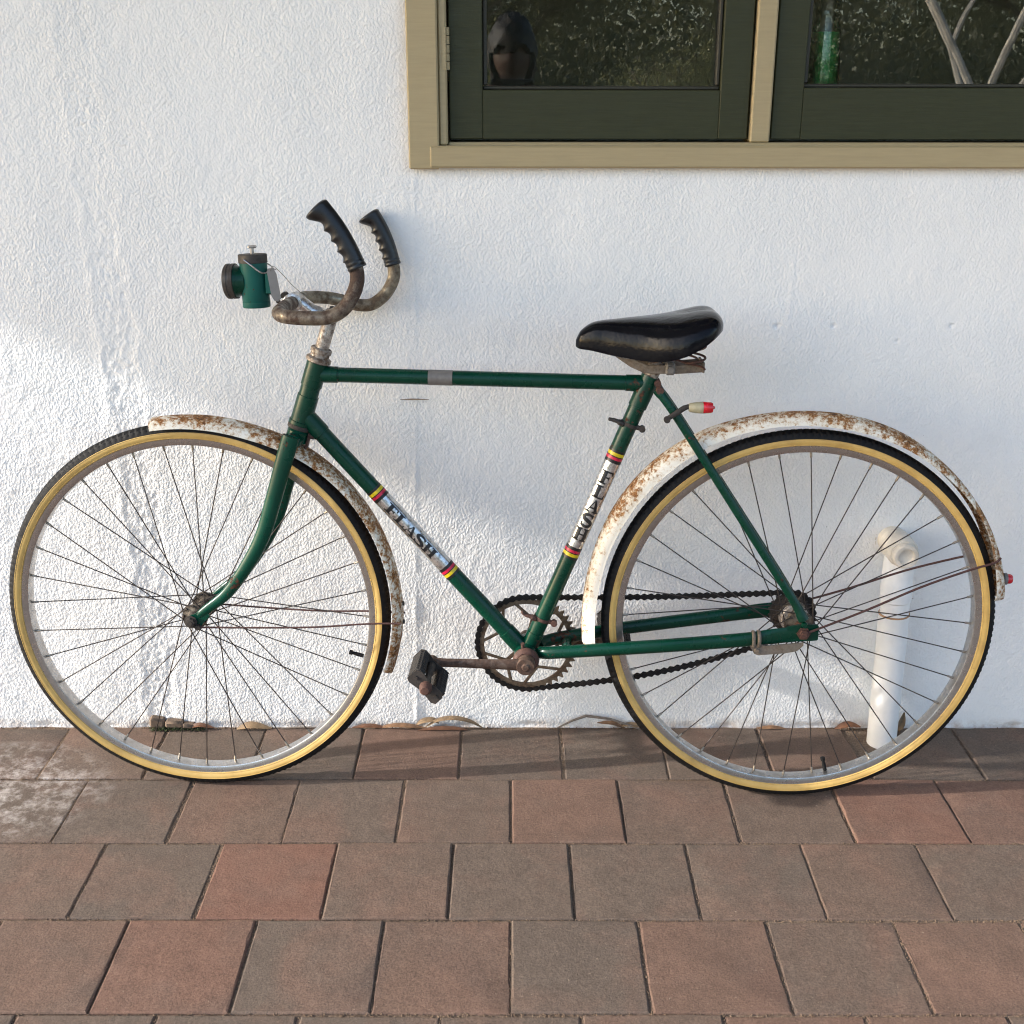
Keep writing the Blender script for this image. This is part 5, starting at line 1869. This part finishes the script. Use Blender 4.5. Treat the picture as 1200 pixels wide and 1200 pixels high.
# low shed with pale iron roof seen mirrored in the right pane
shed = empty('garden_shed', (7.2, -9.4, 0))
tag(shed, 'low shed with a pale iron roof mirrored in the right pane', 'shed')
part('shed_wall', M['room_wood'], lambda m: m.box((0, 0, 0.55), (3.0, 2.0, 1.1)), shed, 0)
part('shed_roof', M['iron_sheet'], lambda m: m.box((0, 0, 1.28), (3.4, 2.4, 0.05), ((1, 0, 0.10), (0, 1, 0), (-0.10, 0, 1))), shed, 0)

# ------------------------------------------------------------------ the photographer, mirrored in the left pane
person = empty('person', (0.0, -2.54, -0.12))
tag(person, 'person in a dark shirt holding a phone, mirrored in the left pane', 'person')


def skin_body():
    me = bpy.data.meshes.new('body')
    V = [((0, 0, 0.84), 0.135), ((0, -0.01, 1.00), 0.125), ((0, 0.0, 1.16), 0.140), ((0, 0.01, 1.26), 0.110), ((0, 0.03, 1.315), 0.055), ((0, 0.045, 1.37), 0.052),
         ((0.085, 0, 0.78), 0.085), ((0.10, 0.09, 0.50), 0.058), ((0.11, -0.02, 0.21), 0.040), ((0.115, 0.10, 0.16), 0.036),
         ((-0.085, 0, 0.78), 0.085), ((-0.10, 0.09, 0.50), 0.058), ((-0.11, -0.02, 0.21), 0.040), ((-0.115, 0.10, 0.16), 0.036),
         ((0.165, 0.01, 1.245), 0.055), ((0.215, 0.10, 1.04), 0.043), ((0.105, 0.345, 1.255), 0.030), ((0.080, 0.370, 1.288), 0.024),
         ((-0.165, 0.01, 1.245), 0.055), ((-0.215, 0.10, 1.04), 0.043), ((-0.105, 0.345, 1.255), 0.030), ((-0.080, 0.370, 1.288), 0.024)]
    E_ = [(0, 1), (1, 2), (2, 3), (3, 4), (4, 5), (0, 6), (6, 7), (7, 8), (8, 9), (0, 10), (10, 11), (11, 12), (12, 13), (3, 14), (14, 15), (15, 16), (16, 17), (3, 18), (18, 19), (19, 20), (20, 21)]
    me.from_pydata([v for v, r in V], E_, [])
    o = bpy.data.objects.new('body', me)
    COL.objects.link(o)
    o.parent = person
    sk = o.modifiers.new('skin', 'SKIN')
    sk.use_smooth_shade = True
    for i, (v, r) in enumerate(V):
        d = me.skin_vertices[0].data[i]
        d.radius = (r, r * (0.75 if i < 4 else 1.0))
        d.use_root = (i == 0)
    sb = o.modifiers.new('sub', 'SUBSURF')
    sb.levels = sb.render_levels = 2
    me.materials.append(M['shirt_dark'])
    return o


skin_body()
def head_shape(m):
    n, k = 22, 26
    vs, fs = [], []
    for i in range(n + 1):
        t = math.pi * i / n
        for j in range(k):
            a = 2 * math.pi * j / k
            x, y, z = math.sin(t) * math.cos(a) * 0.076, math.sin(t) * math.sin(a) * 0.096, math.cos(t) * 0.116
            if z < -0.02:
                f_ = 1 - 0.35 * ((-z - 0.02) / 0.096) ** 1.4
                x *= f_
                y = y * f_ + 0.012 * (-z - 0.02) / 0.096
            if y > 0:
                y += 0.022 * math.exp(-((x / 0.012) ** 2 + ((z + 0.015) / 0.020) ** 2))      # nose
                y -= 0.008 * math.exp(-(((abs(x) - 0.030) / 0.014) ** 2 + ((z - 0.008) / 0.012) ** 2))  # eye sockets
                y += 0.005 * math.exp(-((x / 0.022) ** 2 + ((z + 0.060) / 0.008) ** 2))     # mouth
            vs.append((x, y + 0.055, z + 1.455))
    for i in range(n):
        for j in range(k):
            fs.append((i * k + j, i * k + (j + 1) % k, (i + 1) * k + (j + 1) % k, (i + 1) * k + j))
    m.add(vs, fs)
    for s in (-1, 1):
        m.lathe([(-0.008, 0.001), (-0.006, 0.012), (0.002, 0.016), (0.008, 0.010), (0.009, 0.001)], (0.079 * s, 0.045, 1.450), (s, -0.3, 0), 12)
part('head', M['skin_backlit'], head_shape, person, 60)
def hair_shape(m):
    n, k = 24, 48
    g = random.Random(9)
    vs, fs = [], []
    for i in range(n + 1):
        t = math.pi * 0.74 * i / n
        for j in range(k):
            a = 2 * math.pi * j / k
            r = 1.20 + 0.03 * math.sin(a * 5 + i) + g.gauss(0, 0.03)
            if math.sin(a) > 0.45 and math.cos(t) < 0.05 + 0.08 * math.sin(a * 7):
                r = 0.86
            z = math.cos(t) * 0.116 * r
            y = math.sin(t) * math.sin(a) * 0.096 * r
            vs.append((math.sin(t) * math.cos(a) * 0.078 * r, y + 0.050, z + 1.462))
    for i in range(n):
        for j in range(k):
            fs.append((i * k + j, i * k + (j + 1) % k, (i + 1) * k + (j + 1) % k, (i + 1) * k + j))
    m.add(vs, fs)
part('hair', M['hair_dark'], hair_shape, person, 60)
for s in (-1, 1):
    def hand(m):
        w = v3((0.080 * s, 0.372, 1.290))
        c = v3((0.066 * s, 0.388, 1.318))
        m.tube([w, lerp(w, c, 0.5), c, c + v3((-0.006 * s, 0.004, 0.018))], [0.020, 0.026, 0.027, 0.020], 12, flat=((0, 1, 0), 0.6))
        for q in range(4):
            b = c + v3((0.010 * s, 0.006, -0.014 + q * 0.0125))
            l_ = (0.046, 0.054, 0.052, 0.042)[q]
            m.tube(spline([b, b + v3((0.006 * s, 0.014, 0.004)), b + v3((-0.010 * s, 0.022, 0.006)), b + v3((-l_ * s, 0.022, 0.006))], 3), [0.0085] * 6 + [0.0075] * 3 + [0.006], 8)
        m.tube(spline([c + v3((-0.004 * s, 0.0, -0.014)), c + v3((-0.020 * s, -0.006, 0.0)), c + v3((-0.040 * s, -0.004, 0.012))], 4), [0.011] * 4 + [0.0095] * 4 + [0.007], 8)
    part('hand', M['skin_backlit'], hand, person, 60)
ph = empty('phone', (0.0, -2.1285, 1.2300), rot=(R(-19.99), 0, 0))
tag(ph, 'black phone held up by the mirrored person', 'phone')
part('phone_body', M['phone_black'], lambda m: m.box((0, 0, -0.012), (0.148, 0.008, 0.072), None, 0.003), ph)
